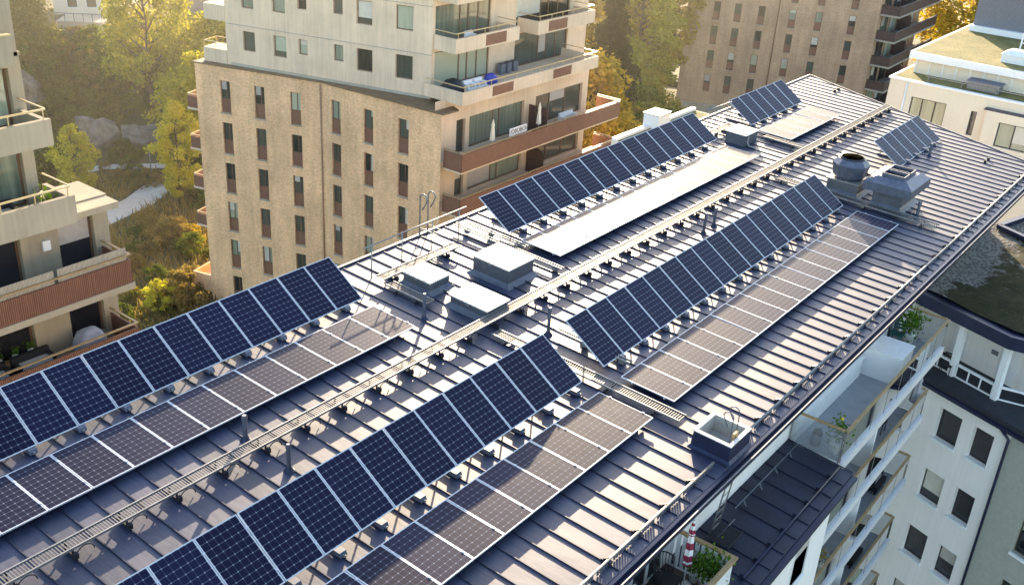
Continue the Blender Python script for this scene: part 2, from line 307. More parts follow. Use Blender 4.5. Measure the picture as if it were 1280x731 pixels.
# ------------------------------------------------------------------ our building: the solar block
def solar_block():
    root = thing('apartment_block', (25, 15, GROUND), 'long white apartment block under the standing seam metal roof that carries the solar panels', 'building')
    m = MB(); m.prism([(-8, 7.75), (xg(7.75), 7.75), (xg(21.57), 21.57), (-8, 21.57)], lambda y: zr(y) - .18, zr); roof = m.build('roof', 'roof', root)
    m = MB(); k = 0
    for k in range(-12, 100):
        x = SEAM0 + .6 * k; y1 = 21.5
        ymin = 7.78
        if x > xg(ymin): ymin = 21.37 - (56.5 - x) / .418 + .05
        if ymin > 21.3: continue
        m.hexa([(x + sx * .014, y, zr(y) + dz) for dz in (.002, .03) for sx, y in ((-1, ymin), (1, ymin), (1, y1), (-1, y1))])
    m.build('standing_seams', 'roof_seam', roof)
    m = MB()   # edge trims
    m.hexa([(x, y, zr(y) + dz) for dz in (-.2, .05) for x, y in ((-8, 21.573), (xg(21.57), 21.573), (xg(21.7), 21.68), (-8, 21.68))])
    m.hexa([(x, y, zr(y) + dz) for dz in (-.22, .035) for x, y in ((xg(7.7) + .004, 7.7), (xg(7.7) + .09, 7.7), (xg(21.6) + .09, 21.6), (xg(21.6) + .004, 21.6))])
    m.build('edge_trim', 'navy_metal', roof)
    m = MB(); z = zr(7.75)
    m.box(-8, xg(7.7), 7.66, 7.745, z - .16, z - .012); m.box(-8, xg(7.7), 7.54, 7.655, z - .17, z - .13); m.box(-8, xg(7.7), 7.52, 7.538, z - .17, z - .045)
    m.m = 1; m.box(-8, xg(7.7), 7.518, 7.545, z - .043, z - .03); m.build('gutter', ['navy_metal', 'galv'], roof)  # paler lip strip paints in the light reflected along the gutter edge
    # snow guard: rail, ice tabs, brackets
    for x0, x1 in ((-7.5, 19.55), (21.15, xg(8.05) - .3)):
        m = MB(); zg = zr(8.05) + .13; m.tube([(x0, 8.05, zg), (x1, 8.05, zg)], .03, 8); x = x0 + .05
        m.m = 1
        while x < x1 - .1:
            if (x - SEAM0) % .6 > .07: m.box(x, x + .055, 8.02, 8.045, zr(8.05) + .012, zg - .02)
            x += .105
        g = m.build('snow_guard', ['galv', 'galv_dark'], root)
        k0 = math.ceil((x0 - SEAM0) / 1.2)
        b0 = None
        for k in range(k0, int((x1 - SEAM0) / 1.2) + 1):
            if b0 is None:
                mb = MB(); x = SEAM0 + 1.2 * k; b0x = x
                mb.box(x - .05, x + .05, 7.98, 8.22, zr(8.1) + .032, zr(8.1) + .10); mb.bar((x, 8.2, zr(8.1) + .08), (x, 8.06, zg + .03), .05, .02)
                b0 = mb.build('bracket', 'dark_steel', g)
            else:
                c = b0.copy(); C.objects.link(c); c.parent = g; c.location.x = b0.location.x + SEAM0 + 1.2 * k - b0x
    # walls below
    m = MB(); zt = lambda y: zr(y) - .19
    m.prism([(-8, 8.6), (36.4, 8.6), (36.4, 9.5), (51.3, 9.5), (56.1, 20.9), (-8, 20.9)], GROUND, zt)
    m.build('wall', 'white_plaster', root)
    # balconies on the south face
    zs = -17.3
    def glass_run(p0, p1, z, par, n, rail='timber', h=1.1):
        p0, p1 = V(p0), V(p1); d = p1 - p0; L = d.length; d /= L
        g = MB(); w = L / n
        for i in range(n):
            a = p0 + d * (i * w + .02); b = p0 + d * ((i + 1) * w - .02); m_ = d.cross(V((0, 0, 1))) * .006
            g.hexa([q + s_ * m_ + V((0, 0, zz)) for zz in (z + .03, z + h - .06) for q, s_ in ((a, -1), (b, -1), (b, 1), (a, 1))])
        g.build('glass_panel', 'rail_glass', par)
        r = MB(); r.bar(p0 + V((0, 0, z + h)), p1 + V((0, 0, z + h)), .09, .05)
        r.build('handrail', rail, par)
        for i in range(n + 1): q = MB(); a = p0 + d * (i * w); q.bar(a + V((0, 0, z - .1)), a + V((0, 0, z + h - .03)), .025); q.build('baluster', 'galv', par)
    for lv in range(6):
        z = zs - 3 * lv; x0 = 26.2 if lv == 0 else 25.25; x1 = 35.75 + .12 * lv; y0 = 6.95 + (.1 if lv else 0)
        m = MB(); m.box(x0, x1, y0 + .03, 8.595, z - .22, z); m.box(x0 - .02, x1 + .02, y0 - .09, y0 + .028, z - .30, z + .01); b = m.build('balcony', 'slab_white', root)
        m = MB(); m.box(x0 + .05, x1 - .05, y0 + .1, 8.59, z + .003, z + .02); m.build('deck', 'deck', b)
        glass_run((x0, y0, 0), (x1, y0, 0), z, b, 8); glass_run((x1, y0 + .06, 0), (x1, 8.55, 0), z, b, 1)
        if lv == 0: glass_run((x0, y0 + .06, 0), (x0, 8.55, 0), z, b, 1)
        m = MB(); m.box(30.9 + .1 * lv, 31.05 + .1 * lv, y0 + .25, 8.59, z + .021, z + (2.6 if lv else 0.03)); 
        if lv: m.build('partition', 'white_paint', b)
        # openings in the wall behind each deck
        fw = Fr((0, 8.6), (1, 0))
        for wx in ((32.3, 34.2) if lv == 0 else (26.9, 29.2, 32.3, 34.2)):
            window(root, fw, wx, wx + 1.5, z + .08, z + 2.35, -.06, 'pane_dark', 'frame_white', .07, mull=(wx + .75,))
    m = MB(); m.box(26.25, 31.6, 8.42, 8.597, zs + .021, zs + .75); m.box(26.25, 31.6, 8.36, 8.597, zs + .751, zs + .80); m.build('low_wall', 'white_paint', root)
    # storey bay with its own low roof
    bay = root; yb0, xb0, xb1 = 6.62, 19.05, 25.2
    m = MB(); m.box(xb0 + .15, xb1, yb0, 8.598, GROUND, -17.48); m.build('bay_wall', 'white_plaster', bay)
    fb = Fr((0, yb0), (1, 0))
    for z0 in (-18.76, -21.76, -24.76):
        window(bay, fb, 22.7, 23.8, z0 - .9, z0 + .75, -.03, 'pane_dark', 'frame_white', .06, sill='white_paint')
    bz = lambda y: -17.22 + .10 * (y - 8.6)
    m = MB(); m.prism([(xb0, 6.5), (26.15, 6.5), (26.15, 8.597), (xb0, 8.597)], lambda y: bz(y) - .1, bz); lr = m.build('low_roof', 'bay_roof', bay)
    m = MB(); x = xb0 + .02
    while x < 26.2: m.hexa([(x + sx * .013, y, bz(y) + dz) for dz in (.002, .03) for sx, y in ((-1, 6.52), (1, 6.52), (1, 8.59), (-1, 8.59))]); x += .79
    m.build('standing_seams', 'roof_seam', lr)
    m = MB(); m.box(xb0, 26.15, 6.36, 6.495, bz(6.5) - .16, bz(6.5) - .06); m.box(xb0, 26.15, 6.34, 6.358, bz(6.5) - .16, bz(6.5) - .03); m.build('gutter', 'navy_metal', lr)
    m = MB(); m.tube([(xb0 + .7, 6.86, bz(6.86) + .12), (25.95, 6.86, bz(6.86) + .12)], .03, 8)
    x = xb0 + .81
    while x < 26: m.box(x - .03, x + .03, 6.84, 6.99, bz(6.9) + .031, bz(6.9) + .13); x += .79
    m.build('snow_guard', 'navy_metal', lr)
    m = MB(); m.tube([(21.9, 8.2, bz(8.2) + .16), (26.0, 8.2, bz(8.2) + .16)], .018, 6); m.tube([(20.5, 8.0, bz(8.0) + .16), (21.5, 8.0, bz(8.0) + .16)], .018, 6)
    for x in (20.6, 21.4, 22.4, 23.4, 24.4, 25.4): m.bar((x, 8.1, bz(8.1)), (x, 8.1 + (.1 if x > 21.5 else -.1), bz(8.1) + .16), .03)
    m.build('safety_line', 'galv_dark', lr)
    # roof terrace in front of the bay
    m = MB(); m.box(-8, xb0, 6.9, 8.597, zs - .25, zs); tr = m.build('terrace', 'white_paint', root)
    m = MB(); m.box(-8, xb0 - .1, 6.97, 8.594, zs + .003, zs + .02); m.build('deck', 'brown_dark', tr)
    m = MB()
    x = xb0 - .03; y = 6.99
    while y < 8.5: m.box(x - .02, x, y, y + .11, zs + .03, zs + 1.04); y += .165
    x = 9.
    while x < xb0 - .15: m.box(x, x + .11, 6.9, 6.92, zs - .1, zs + 1.04); x += .135
    m.build('slat_board', 'white_paint', tr)
    m = MB(); m.bar((xb0 - .02, 8.58, zs + 1.08), (xb0 - .02, 6.84, zs + 1.08), .13, .05); m.bar((xb0 - .09, 6.9, zs + 1.081), (8, 6.9, zs + 1.081), .13, .05); m.build('handrail', 'timber', tr)
    for wx in (10.2, 12.6, 15., 17.1):
        window(root, Fr((0, 8.6), (1, 0)), wx, wx + 1.5, zs + .08, zs + 2.3, -.06, 'pane_dark', 'frame_white', .07, mull=(wx + .75,))
    return root
block = solar_block()

# ladder from the low roof to the main roof
t = thing('ladder', (20.85, 8.3, -17.2), 'grey steel ladder leaning from the low bay roof up to the main eave', 'ladder')
m = MB()
for dx in (-.2, .2): m.tube([(20.85 + dx, 8.25, -17.22), (20.85 + dx, 7.98, -14.75)], .02, 6)
m.build('side_rail', 'galv', t); m = MB()
for i in range(9): f = (i + .5) / 9; y = 8.25 - .27 * f; z = -17.22 + 2.47 * f; m.tube([(20.66, y, z), (21.04, y, z)], .013, 6)
m.build('rung', 'galv', t)
m = MB()
for i in range(14): m.box(20.3 + .06 * i, 20.33 + .06 * i, 7.6, 8.2, -17.12, -17.1)
m.box(20.28, 21.16, 7.58, 7.6, -17.14, -17.09); m.box(20.28, 21.16, 8.2, 8.22, -17.14, -17.09); m.build('foot_grate', 'dark_steel', t)

# ------------------------------------------------------------------ solar panels
PW, PL = .99, 1.65
def panel_proto():
    t = thing('solar_panel', (0, 0, 0), 'x', 'solar panel'); m = MB(); b = .022
    m.box(0, PW, 0, b, -.035, 0); m.box(0, PW, PL - b, PL, -.035, 0); m.box(0, b, b, PL - b, -.035, 0); m.box(PW - b, PW, b, PL - b, -.035, 0)
    
    for y in (.3, 1.3): m.box(PW + .001, PW + .017, y - .03, y + .03, -.03, .006); m.box(PW - .012, PW + .03, y - .025, y + .025, .0065, .011)
    m.build('frame', 'alu', t); g = MB(); g.quad((b, b, -.004), (PW - b, b, -.004), (PW - b, PL - b, -.004), (b, PL - b, -.004)); g.build('glass', 'cells', t)
    k = MB(); k.quad((b, b, -.02), (b, PL - b, -.02), (PW - b, PL - b, -.02), (PW - b, b, -.02)); k.build('backsheet', 'backsheet', t); return t
proto = panel_proto(); first_used = False
def row(x0, sgn, n, w, bot, top, desc, endname, kind, group, rack=True):
    """n panels from x0 in steps of w along sgn*x; bot/top = (y,z) of the glass edge"""
    global first_used
    ang = math.atan2(top[1] - bot[1], top[0] - bot[0])
    for k in range(n):
        o = proto if not first_used else copy_tree(proto); first_used = True
        xa = x0 + sgn * w * k if sgn > 0 else x0 - w * (k + 1)
        o.location = (xa + (w - PW) / 2, bot[0], bot[1]); o.rotation_euler = (ang + random.gauss(0, .004), random.gauss(0, .0025), random.gauss(0, .0008))
        o['label'] = f'{kind} panel, {ORD[k]} from {endname} of {desc}'; o['group'] = group
        if w < 1.0: o.scale = ((w - .018) / PW,) * 3
    xs = (x0, x0 + sgn * w * n); xa, xb = min(xs), max(xs)
    t = thing('mounting_rack', ((xa + xb) / 2, bot[0], zr(bot[0])), f'aluminium mounting rack under {desc}', 'panel rack', 'panel racks')
    d = V((0, math.cos(ang), math.sin(ang))); nn = V((0, -math.sin(ang), math.cos(ang))); B = V((0, bot[0], bot[1]))
    m = MB()
    for s_ in (.3, 1.3):
        q = B + d * s_ - nn * .062; m.bar((xa, q.y, q.z), (xb, q.y, q.z), .045, .05, nn)
    m.build('rail', 'alu', t); steep = ang > .3
    x = math.ceil((xa - SEAM0) / 1.2) * 1.2 + SEAM0; s0 = f0 = None
    while x < xb:
        if s0 is None:
            m = MB(); xs0 = x
            if steep:
                tp = B + d * 1.45 - nn * .09; bt = B + d * .12 - nn * .09
                m.bar((x, bt.y, bt.z), (x, tp.y, tp.z), .04, .05, nn); m.bar((x, tp.y + .03, zr(tp.y) + .05), (x, tp.y, tp.z), .035)
                m.bar((x, tp.y + .15, zr(tp.y) + .06), (x, bt.y - .3, zr(bt.y) + .06), .05, .05)
                f0 = MB().hexa([(x + sx, y, z) for z, e in ((zr(bt.y) + .03, .13), (zr(bt.y) + .14, .09)) for sx, y in ((-.09, bt.y - .13 - e), (.09, bt.y - .13 - e), (.09, bt.y - .13 + e), (-.09, bt.y - .13 + e))]).build('foot', 'galv_dark', t)
            else:
                for s_ in (.3, 1.3): q = B + d * s_ - nn * .09; m.bar((x, q.y, zr(q.y) + .02), (x, q.y, q.z), .06)
                q = B + d * .3; q2 = B + d * 1.3; m.bar((x, q.y, zr(q.y) + .05), (x, q2.y, zr(q2.y) + .05), .03)
            s0 = m.build('strut', 'galv', t)
        else:
            for o0 in (s0, f0):
                if o0: c = o0.copy(); C.objects.link(c); c.parent = t; c.location.x = x - xs0
        x += 1.2
dA, dAF = 'the near left edge row', 'the flat row left of the walkway'
dB, dBF = 'the tilted row right of the walkway', 'the foreground flat row above the snow guard'
dC, dCF = 'the tilted middle right row', 'the flat middle right row'
dD, dDF = 'the tilted row beside the tower balconies', 'the flat row beside the large hatch'
dE, dEF, dF = 'the tilted row at the far top', 'the flat row at the far top', 'the lone row behind the exhaust hoods'
g1, g2 = 'tilted solar panels', 'flat solar panels'
row(19.21, -1, 15, 1.01, (19.508, -13.824), (20.892, -12.916), dA, 'far end', 'tilted navy', g1)
row(19.09, -1, 15, 1.0017, (17.30, -13.875), (18.95, -13.815), dAF, 'far end', 'flat navy', g2)
row(20.03, -1, 14, 1.01, (12.216, -13.984), (13.605, -13.078), dB, 'far end', 'tilted navy', g1)
row(20.05, -1, 14, 1.01, (10.045, -14.14), (11.70, -14.075), dBF, 'far end', 'flat navy', g2)
row(21.23, 1, 17, 1.0037, (12.318, -14.09), (13.675, -13.183), dC, 'near end', 'tilted navy', g1)
row(21.08, 1, 17, 1.0, (10.035, -14.135), (11.69, -14.07), dCF, 'near end', 'flat silvery', g2)
row(26.10, 1, 15, 1.009, (19.441, -13.776), (20.82, -12.887), dD, 'near end', 'tilted blue grey', g1)
row(25.96, 1, 15, .99, (17.17, -13.86), (18.86, -13.795), dDF, 'near end', 'flat pale', g2)
row(44.75, 1, 6, .983, (19.47, -13.863), (20.81, -12.97), dE, 'near end', 'tilted blue grey', g1)
row(44.07, 1, 6, 1.005, (17.15, -13.855), (18.8, -13.795), dEF, 'near end', 'flat pale', g2)
row(45.05, 1, 6, .975, (12.42, -14.19), (13.74, -13.31), dF, 'near end', 'tilted pale blue', g1)

# ------------------------------------------------------------------ things on the roof
def walkway(name, p0, p1, width, label, lift=.24, step=.065, brackets=1.2, arcs=True, cat='walkway', alongx=True):
    """grating between two points on the roof; p = (x, y)"""
    p0 = V((p0[0], p0[1], 0)); p1 = V((p1[0], p1[1], 0)); d = p1 - p0; L = d.length; d /= L; s = V((-d.y, d.x, 0))
    P = lambda a, b, h: (lambda q: V((q.x, q.y, zr(q.y) + h)))(p0 + d * a + s * b)
    t = thing(name, P(L / 2, 0, 0), label, cat); m = MB()
    for b in (-width / 2, width / 2): m.bar(P(0, b, lift), P(L, b, lift), .03, .055)
    m.build('side_rail', 'galv', t); m = MB(); a = .03
    while a < L: m.bar(P(a, -width / 2 + .015, lift + .005), P(a, width / 2 - .015, lift + .005), .024, .018); a += step
    m.build('grating', 'grating', t); first = None; n = max(1, int(L / brackets)); loc0 = None
    if alongx: ps = [SEAM0 + .6 * k - p0.x for k in range(int((p0.x - SEAM0) / .6) + 1, int((p1.x - SEAM0) / .6) + 1, 2)]
    else: ps = [L * (i + .5) / n for i in range(n)]
    for a in ps:
        if first is None:
            m = MB(); loc0 = a
            for b in (-width / 2 + .03, width / 2 - .03): m.bar(P(a, b, .03), P(a, b, lift - .02), .04, .03)
            m.bar(P(a, -width / 2 - .1, .065), P(a, width / 2 + .05, .065), .06, .05)
            m.box(P(a, 0, 0).x - .05, P(a, 0, 0).x + .05, P(a, 0, 0).y - width / 2 - .1, P(a, 0, 0).y - width / 2 + .0, zr(p0.y) + .03, zr(p0.y) + .15) if arcs else None
            if arcs:
                pts = [P(a + .22 + .2 * math.cos(u), -width / 2 - .03, .03 + .19 * math.sin(u)) for u in np.linspace(0, math.pi, 9)]; m.tube(pts, .013, 5)
            first = m.build('bracket', 'dark_steel', t)
        else:
            c = first.copy(); C.objects.link(c); c.parent = t; c.location = first.location + (P(a, 0, 0) - P(loc0, 0, 0))
    return t
walkway('roof_walkway', (2.5, 16.05), (53.7, 16.05), .32, 'long galvanised grating walkway running the whole length of the metal roof', .25)
walkway('roof_walkway', (20.45, 20.0), (24.05, 20.0), .32, 'short grating walkway by the roof edge railing and ladder hooks', .22)
walkway('roof_walkway', (41.6, 20.05), (43.6, 20.05), .30, 'short far grating walkway beside the grey duct box', .22)
walkway('roof_step_grating', (20.6, 13.9), (20.6, 9.5), .36, 'dark step grating running down the slope between two panel rows to the open hatch', .16, .07, 1.1, False, alongx=False)
walkway('roof_step_grating', (20.5, 19.65), (20.5, 18.0), .32, 'dark step grating beside the low white hatch near the railing', .16, .07, .8, False, alongx=False)
walkway('roof_step_grating', (20.6, 15.6), (20.6, 14.5), .36, 'small step grating just below the long walkway', .12, .07, .6, False, alongx=False)
walkway('roof_step_grating', (39.2, 13.4), (39.2, 8.9), .45, 'dark step grating in front of the exhaust hoods', .16, .08, 1.1, False, alongx=False)
walkway('roof_step_grating', (43.7, 18.3), (43.7, 16.4), .34, 'dark step grating beside the grey duct box at the far flat row', .16, .08, .8, False, alongx=False)
walkway('roof_step_grating', (39.2, 15.6), (39.2, 14.2), .4, 'small far step grating below the long walkway', .12, .08, .6, False, alongx=False)

def hatch(x0, x1, y0, y1, h, label, over=.04):
    zb = max(zr(y0), zr(y1)); t = thing('roof_hatch', ((x0 + x1) / 2, (y0 + y1) / 2, zr((y0 + y1) / 2)), label, 'roof hatch', 'closed roof hatches'); m = MB()
    lv = [(0, .16), (.05, .07), (.12, .0), (h, .0)]
    ring = lambda e, k: [(x, y, zr(y) + k) for x, y in ((x0 - e, y0 - e), (x1 + e, y0 - e), (x1 + e, y1 + e), (x0 - e, y1 + e))]
    for (k, e), (k2, e2) in zip(lv[:-1], lv[1:]):
        a, b = ring(e, k), ring(e2, k2)
        for i in range(4): m.quad(a[i], a[(i + 1) % 4], b[(i + 1) % 4], b[i])
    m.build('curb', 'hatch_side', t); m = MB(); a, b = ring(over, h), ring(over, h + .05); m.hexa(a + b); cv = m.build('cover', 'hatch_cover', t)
    m = MB(); m.box(x0 - over - .02, x0 - over, (y0 + y1) / 2 - .06, (y0 + y1) / 2 + .06, zr(y0) + h - .03, zr(y0) + h + .03); m.build('latch', 'galv', cv)
hatch(23.2, 24.5, 17.2, 18.62, .56, 'tall pale topped square roof hatch, largest of the three by the tower')
hatch(21.03, 22.03, 16.28, 17.68, .32, 'low pale topped hatch touching the long walkway')
hatch(21.05, 21.95, 18.53, 19.58, .36, 'smaller pale topped hatch behind the vent pipe near the railing')

def vent_pipe(x, y, h, label, r=.05):
    t = thing('vent_pipe', (x, y, zr(y)), label, 'vent pipe', 'roof vent pipes'); z = zr(y); m = MB(); m.lathe((x, y, z), [(r, 0), (r, h)], 12, True); m.lathe((x, y, z), [(r + .012, h - .1), (r + .012, h)], 12, True); m.lathe((x, y, z), [(r * .86, h - .3), (r * .86, h - .001)], 12); m.build('pipe', 'galv_dark', t)
    m = MB(); m.lathe((x, y, z), [(.14, .001), (.1, .04), (r + .004, .12)], 12, True); m.build('flashing', 'navy_metal', t)
for x, y, h, l in ((12.53, 16.6, .70, 'slim vent pipe above the walkway in the left foreground'), (12.47, 15.03, .73, 'slim vent pipe below the walkway in the foreground'), (19.82, 17.63, .83, 'vent pipe standing between the grating step and the low hatch'),
                   (21.76, 14.59, .88, 'vent pipe behind the near corner of the middle tilted row'), (31.8, 14.98, .80, 'nearer of two dark vent pipes below the walkway mid roof'), (32.69, 15.04, .73, 'farther of two dark vent pipes below the walkway mid roof'),
                   (39.9, 9.91, .66, 'dark vent pipe beside the wide exhaust hood'), (47.98, 12.04, .6, 'dark vent pipe at the far end of the lone tilted row')): vent_pipe(x, y, h, l, .05 if h > .7 else .06)

# open access hatch with grab hooks
t = thing('access_hatch', (20.5, 8.4, zr(8.4)), 'open box shaped roof access hatch with two hooked grab rails at the eave', 'roof hatch')
x0, x1, y0, y1 = 19.95, 21.0, 7.86, 8.86; h = .45; m = MB()
ring = lambda e, k: [(x, y, zr(y) + k) for x, y in ((x0 - e, y0 - e), (x1 + e, y0 - e), (x1 + e, y1 + e), (x0 - e, y1 + e))]
for (k, e), (k2, e2) in (((.0, .09), (.06, .03)), ((.06, .03), (h, 0))):
    a, b = ring(e, k), ring(e2, k2)
    for i in range(4): m.quad(a[i], a[(i + 1) % 4], b[(i + 1) % 4], b[i])
m.build('curb', 'navy_metal', t); m = MB(); a, b = ring(.03, h), ring(-.07, h); c, e = ring(.03, h + .03), ring(-.07, h + .03)
for i in range(4):
    j = (i + 1) % 4; m.hexa([a[i], a[j], b[j], b[i], c[i], c[j], e[j], e[i]])
m.build('rim', 'hatch_cover', t); m = MB(); a, b = ring(-.071, .005), ring(-.071, h - .003)
for i in range(4): m.quad(a[(i + 1) % 4], a[i], b[i], b[(i + 1) % 4])
m.quad(*ring(-.072, .02)); m.build('lining', 'galv_lining', t)
for xo in (20.3, 20.62):
    m = MB(); zb = zr(8.1); pts = [(xo, 8.05, zb + .2), (xo, 8.05, zb + 1.0)] + [(xo, 8.05 + .13 - .13 * math.cos(u), zb + 1.0 + .13 * math.sin(u)) for u in np.linspace(.3, math.pi * 1.05, 9)] + [(xo, 8.17, zb + .72)]
    m.tube(pts, .014, 8); m.build('grab_rail', 'galv_dark', t)
m = MB(); m.box(20.36, 20.56, 7.97, 8.03, zr(8) + .36, zr(8) + .56); m.build('step_plate', 'timber', t)
# low flashed plates beside the access hatch
# exhaust fan with octagonal hood
t = thing('exhaust_fan', (40.5, 13.05, zr(13)), 'grey octagonal exhaust fan with an open round top on a square base', 'exhaust fan'); m = MB(); zb = zr(13.05)
ring = lambda e, k: [(x, y, zb + k) for x, y in ((39.9 - e, 12.42 - e), (41.1 + e, 12.42 - e), (41.1 + e, 13.7 + e), (39.9 - e, 13.7 + e))]
for (k, e), (k2, e2) in (((-.02, .2), (.05, .05)), ((.05, .05), (.12, 0)), ((.12, 0), (.5, 0))):
    a, b = ring(e, k), ring(e2, k2)
    for i in range(4): m.quad(a[i], a[(i + 1) % 4], b[(i + 1) % 4], b[i])
m.build('base', 'hatch_side', t); m = MB(); m.hexa(ring(.07, .5) + ring(.07, .56)); m.build('base_plate', 'galv', t)
m = MB()
def octa(c, prof, mb, n=8):
    base = len(mb.v)
    for r, z in prof:
        for j in range(n): a = 2 * math.pi * (j + .5) / n; mb.v.append((c[0] + r * math.cos(a), c[1] + r * math.sin(a), c[2] + z))
    for k in range(len(prof) - 1):
        for j in range(n): mb.f.append((base + k * n + j, base + k * n + (j + 1) % n, base + (k + 1) * n + (j + 1) % n, base + (k + 1) * n + j)); mb.mi.append(mb.m)
octa((40.5, 13.06, zb), [(.5, .56), (.5, .6), (.62, .61), (.66, .68), (.745, 1.16), (.56, 1.36), (.5, 1.37)], m); m.build('hood', 'galv_dark', t)
m = MB(); m.lathe((40.5, 13.06, zb), [(.5, 1.371), (.5, 1.43), (.45, 1.43), (.43, 1.16)], 24, True); m.m = 1; m.lathe((40.5, 13.06, zb), [(.42, 1.14), (.42, 1.16)], 24); m.build('outlet_ring', ['dark_steel', 'cream_cloth'], t)  # pale disc inside the ring paints in its lit interior
m = MB(); m.box(41.45, 42.05, 12.5, 13.5, zb + .02, zb + .6); m.bar((41.15, 12.6, zb + .6), (41.5, 12.7, zb + .5), .05); m.build('motor_box', 'galv', t)
m = MB()
for q in range(3): m.tube([(41.12, 12.5 + .12 * q, zb + .1), (41.2, 12.5 + .12 * q, zb + .5), (41.1, 12.6 + .1 * q, zb + .95)], .02, 6)
m.build('cable', 'dark_steel', t)
# wide exhaust hood
t = thing('exhaust_hood', (40.7, 11.2, zr(11.2)), 'wide grey sheet metal exhaust hood with two dark top slots', 'exhaust hood'); m = MB(); zb = zr(11.2)
ring = lambda ex, ey, k: [(x, y, zb + k) for x, y in ((39.8 - ex, 10.6 - ey), (41.6 + ex, 10.6 - ey), (41.6 + ex, 11.75 + ey), (39.8 - ex, 11.75 + ey))]
def rings(mb, lv):
    for p, q in zip(lv[:-1], lv[1:]):
        a, b = ring(*p), ring(*q)
        for i in range(4): mb.quad(a[i], a[(i + 1) % 4], b[(i + 1) % 4], b[i])
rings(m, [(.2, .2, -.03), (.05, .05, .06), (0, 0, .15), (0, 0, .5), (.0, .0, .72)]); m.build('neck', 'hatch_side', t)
m = MB(); rings(m, [(.0, .0, .60), (.28, .38, .66), (.28, .38, 1.0), (-.12, .02, 1.2)]); a = ring(-.12, .02, 1.2); m.quad(*a); m.build('hood', 'galv_dark', t)
m = MB()
for xa in (40.0, 40.75):
    for b_ in ((xa, xa + .04, 10.72, 11.62), (xa + .58, xa + .62, 10.72, 11.62), (xa + .041, xa + .579, 10.72, 10.76), (xa + .041, xa + .579, 11.58, 11.62)): m.box(*b_, zb + 1.203, zb + 1.34)
    m.m = 1; m.box(xa + .042, xa + .578, 10.762, 11.578, zb + 1.203, zb + 1.21); m.m = 0  # black floor sheet paints the shade down each outlet slot
m.build('outlet_slot', ['galv_dark', 'slot_shade'], t)
# grey duct box far left
t = thing('duct_box', (42.5, 18.9, zr(18.9)), 'grey sheet metal duct box with sloping lid by the far flat panels', 'duct box'); m = MB()
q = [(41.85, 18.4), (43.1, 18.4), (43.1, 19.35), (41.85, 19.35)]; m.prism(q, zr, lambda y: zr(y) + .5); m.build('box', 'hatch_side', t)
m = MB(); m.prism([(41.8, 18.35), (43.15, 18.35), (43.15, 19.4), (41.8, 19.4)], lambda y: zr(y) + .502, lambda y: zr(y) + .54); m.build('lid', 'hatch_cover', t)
m = MB(); z0 = zr(18.4); m.tube([(41.95, 17.9, z0 + .04), (41.95, 18.2, z0 + .06), (42.0, 18.33, z0 + .2), (42.05, 18.33, z0 + .5)], .035, 8); m.build('conduit', 'galv', t)
# railings
def railing(pts, h, label, mids=()):
    t = thing('guard_railing', (sum(p[0] for p in pts) / len(pts), pts[0][1], zr(pts[0][1])), label, 'railing'); m = MB()
    for x, y in pts: m.tube([(x, y, zr(y)), (x, y, zr(y) + h)], .02, 8)
    m.build('post', 'galv', t); m = MB(); a, b = pts[0], pts[-1]; dx = .35
    m.tube([(a[0] - dx, a[1], zr(a[1]) + h), (b[0] + dx, b[1], zr(b[1]) + h)], .022, 8)
    for k in mids: m.tube([(a[0], a[1], zr(a[1]) + k), (b[0], b[1], zr(b[1]) + k)], .016, 8)
    m.build('rail', 'galv', t)
railing([(20.58, 20.5), (21.98, 20.55), (23.4, 20.55), (24.75, 20.55)], 1.08, 'thin steel guard railing at the roof edge before the brick tower')
railing([(42.82, 20.75), (43.45, 20.72), (44.43, 20.65)], .95, 'short thin guard railing near the far tilted row')
t = thing('ladder_hooks', (24.05, 21.5, zr(21.5)), 'pair of tall hooked ladder rails rising over the left roof edge', 'ladder')
for xo in (23.87, 24.27):
    m = MB(); zb = zr(21.5); pts = [(xo, 21.52, zb - 1.2), (xo, 21.52, zb + 1.42)] + [(xo, 21.52 - .16 + .16 * math.cos(u), zb + 1.42 + .16 * math.sin(u)) for u in np.linspace(.3, math.pi, 8)] + [(xo, 21.3, zb + 1.2), (xo, 21.42, zb + 1.02)]
    m.tube(pts, .024, 8); m.tube([(xo, 21.5, zb + .35), (xo, 20.4, zb + .3)], .018, 6); m.build('hook_rail', 'galv', t)
m = MB()
for i in range(4): m.tube([(23.87, 21.52, zr(21.5) - 1 + i * .4), (24.27, 21.52, zr(21.5) - 1 + i * .4)], .014, 6)
m.build('rung', 'galv', t)
# cable trays across the slope
def tray(x, y0, y1, label):
    t = thing('cable_tray', (x, (y0 + y1) / 2, zr((y0 + y1) / 2)), label, 'cable tray', 'cable trays'); m = MB()
    for dx in (-.07, .07): m.bar((x + dx, y0, zr(y0) + .17), (x + dx, y1, zr(y1) + .17), .03, .05)
    m.build('rail', 'galv', t); y = min(y0, y1) + .3
    while y < max(y0, y1): m = MB(); m.bar((x - .09, y, zr(y) + .155), (x + .09, y, zr(y) + .155), .025); m.box(x - .07, x + .07, y - .1, y + .06, zr(y) + .032, zr(y) + .145); m.build('support', 'galv', t); y += 1.25
tray(21.95, 11.9, 14.4, 'cable tray between the front and middle tilted rows'); tray(25.3, 16.6, 21.2, 'cable tray beside the tall pale hatch'); tray(25.75, 18.4, 21.0, 'cable tray at the near end of the tower side tilted row')
tray(43.2, 12.0, 14.0, 'cable tray between the exhaust fan and the lone tilted row')
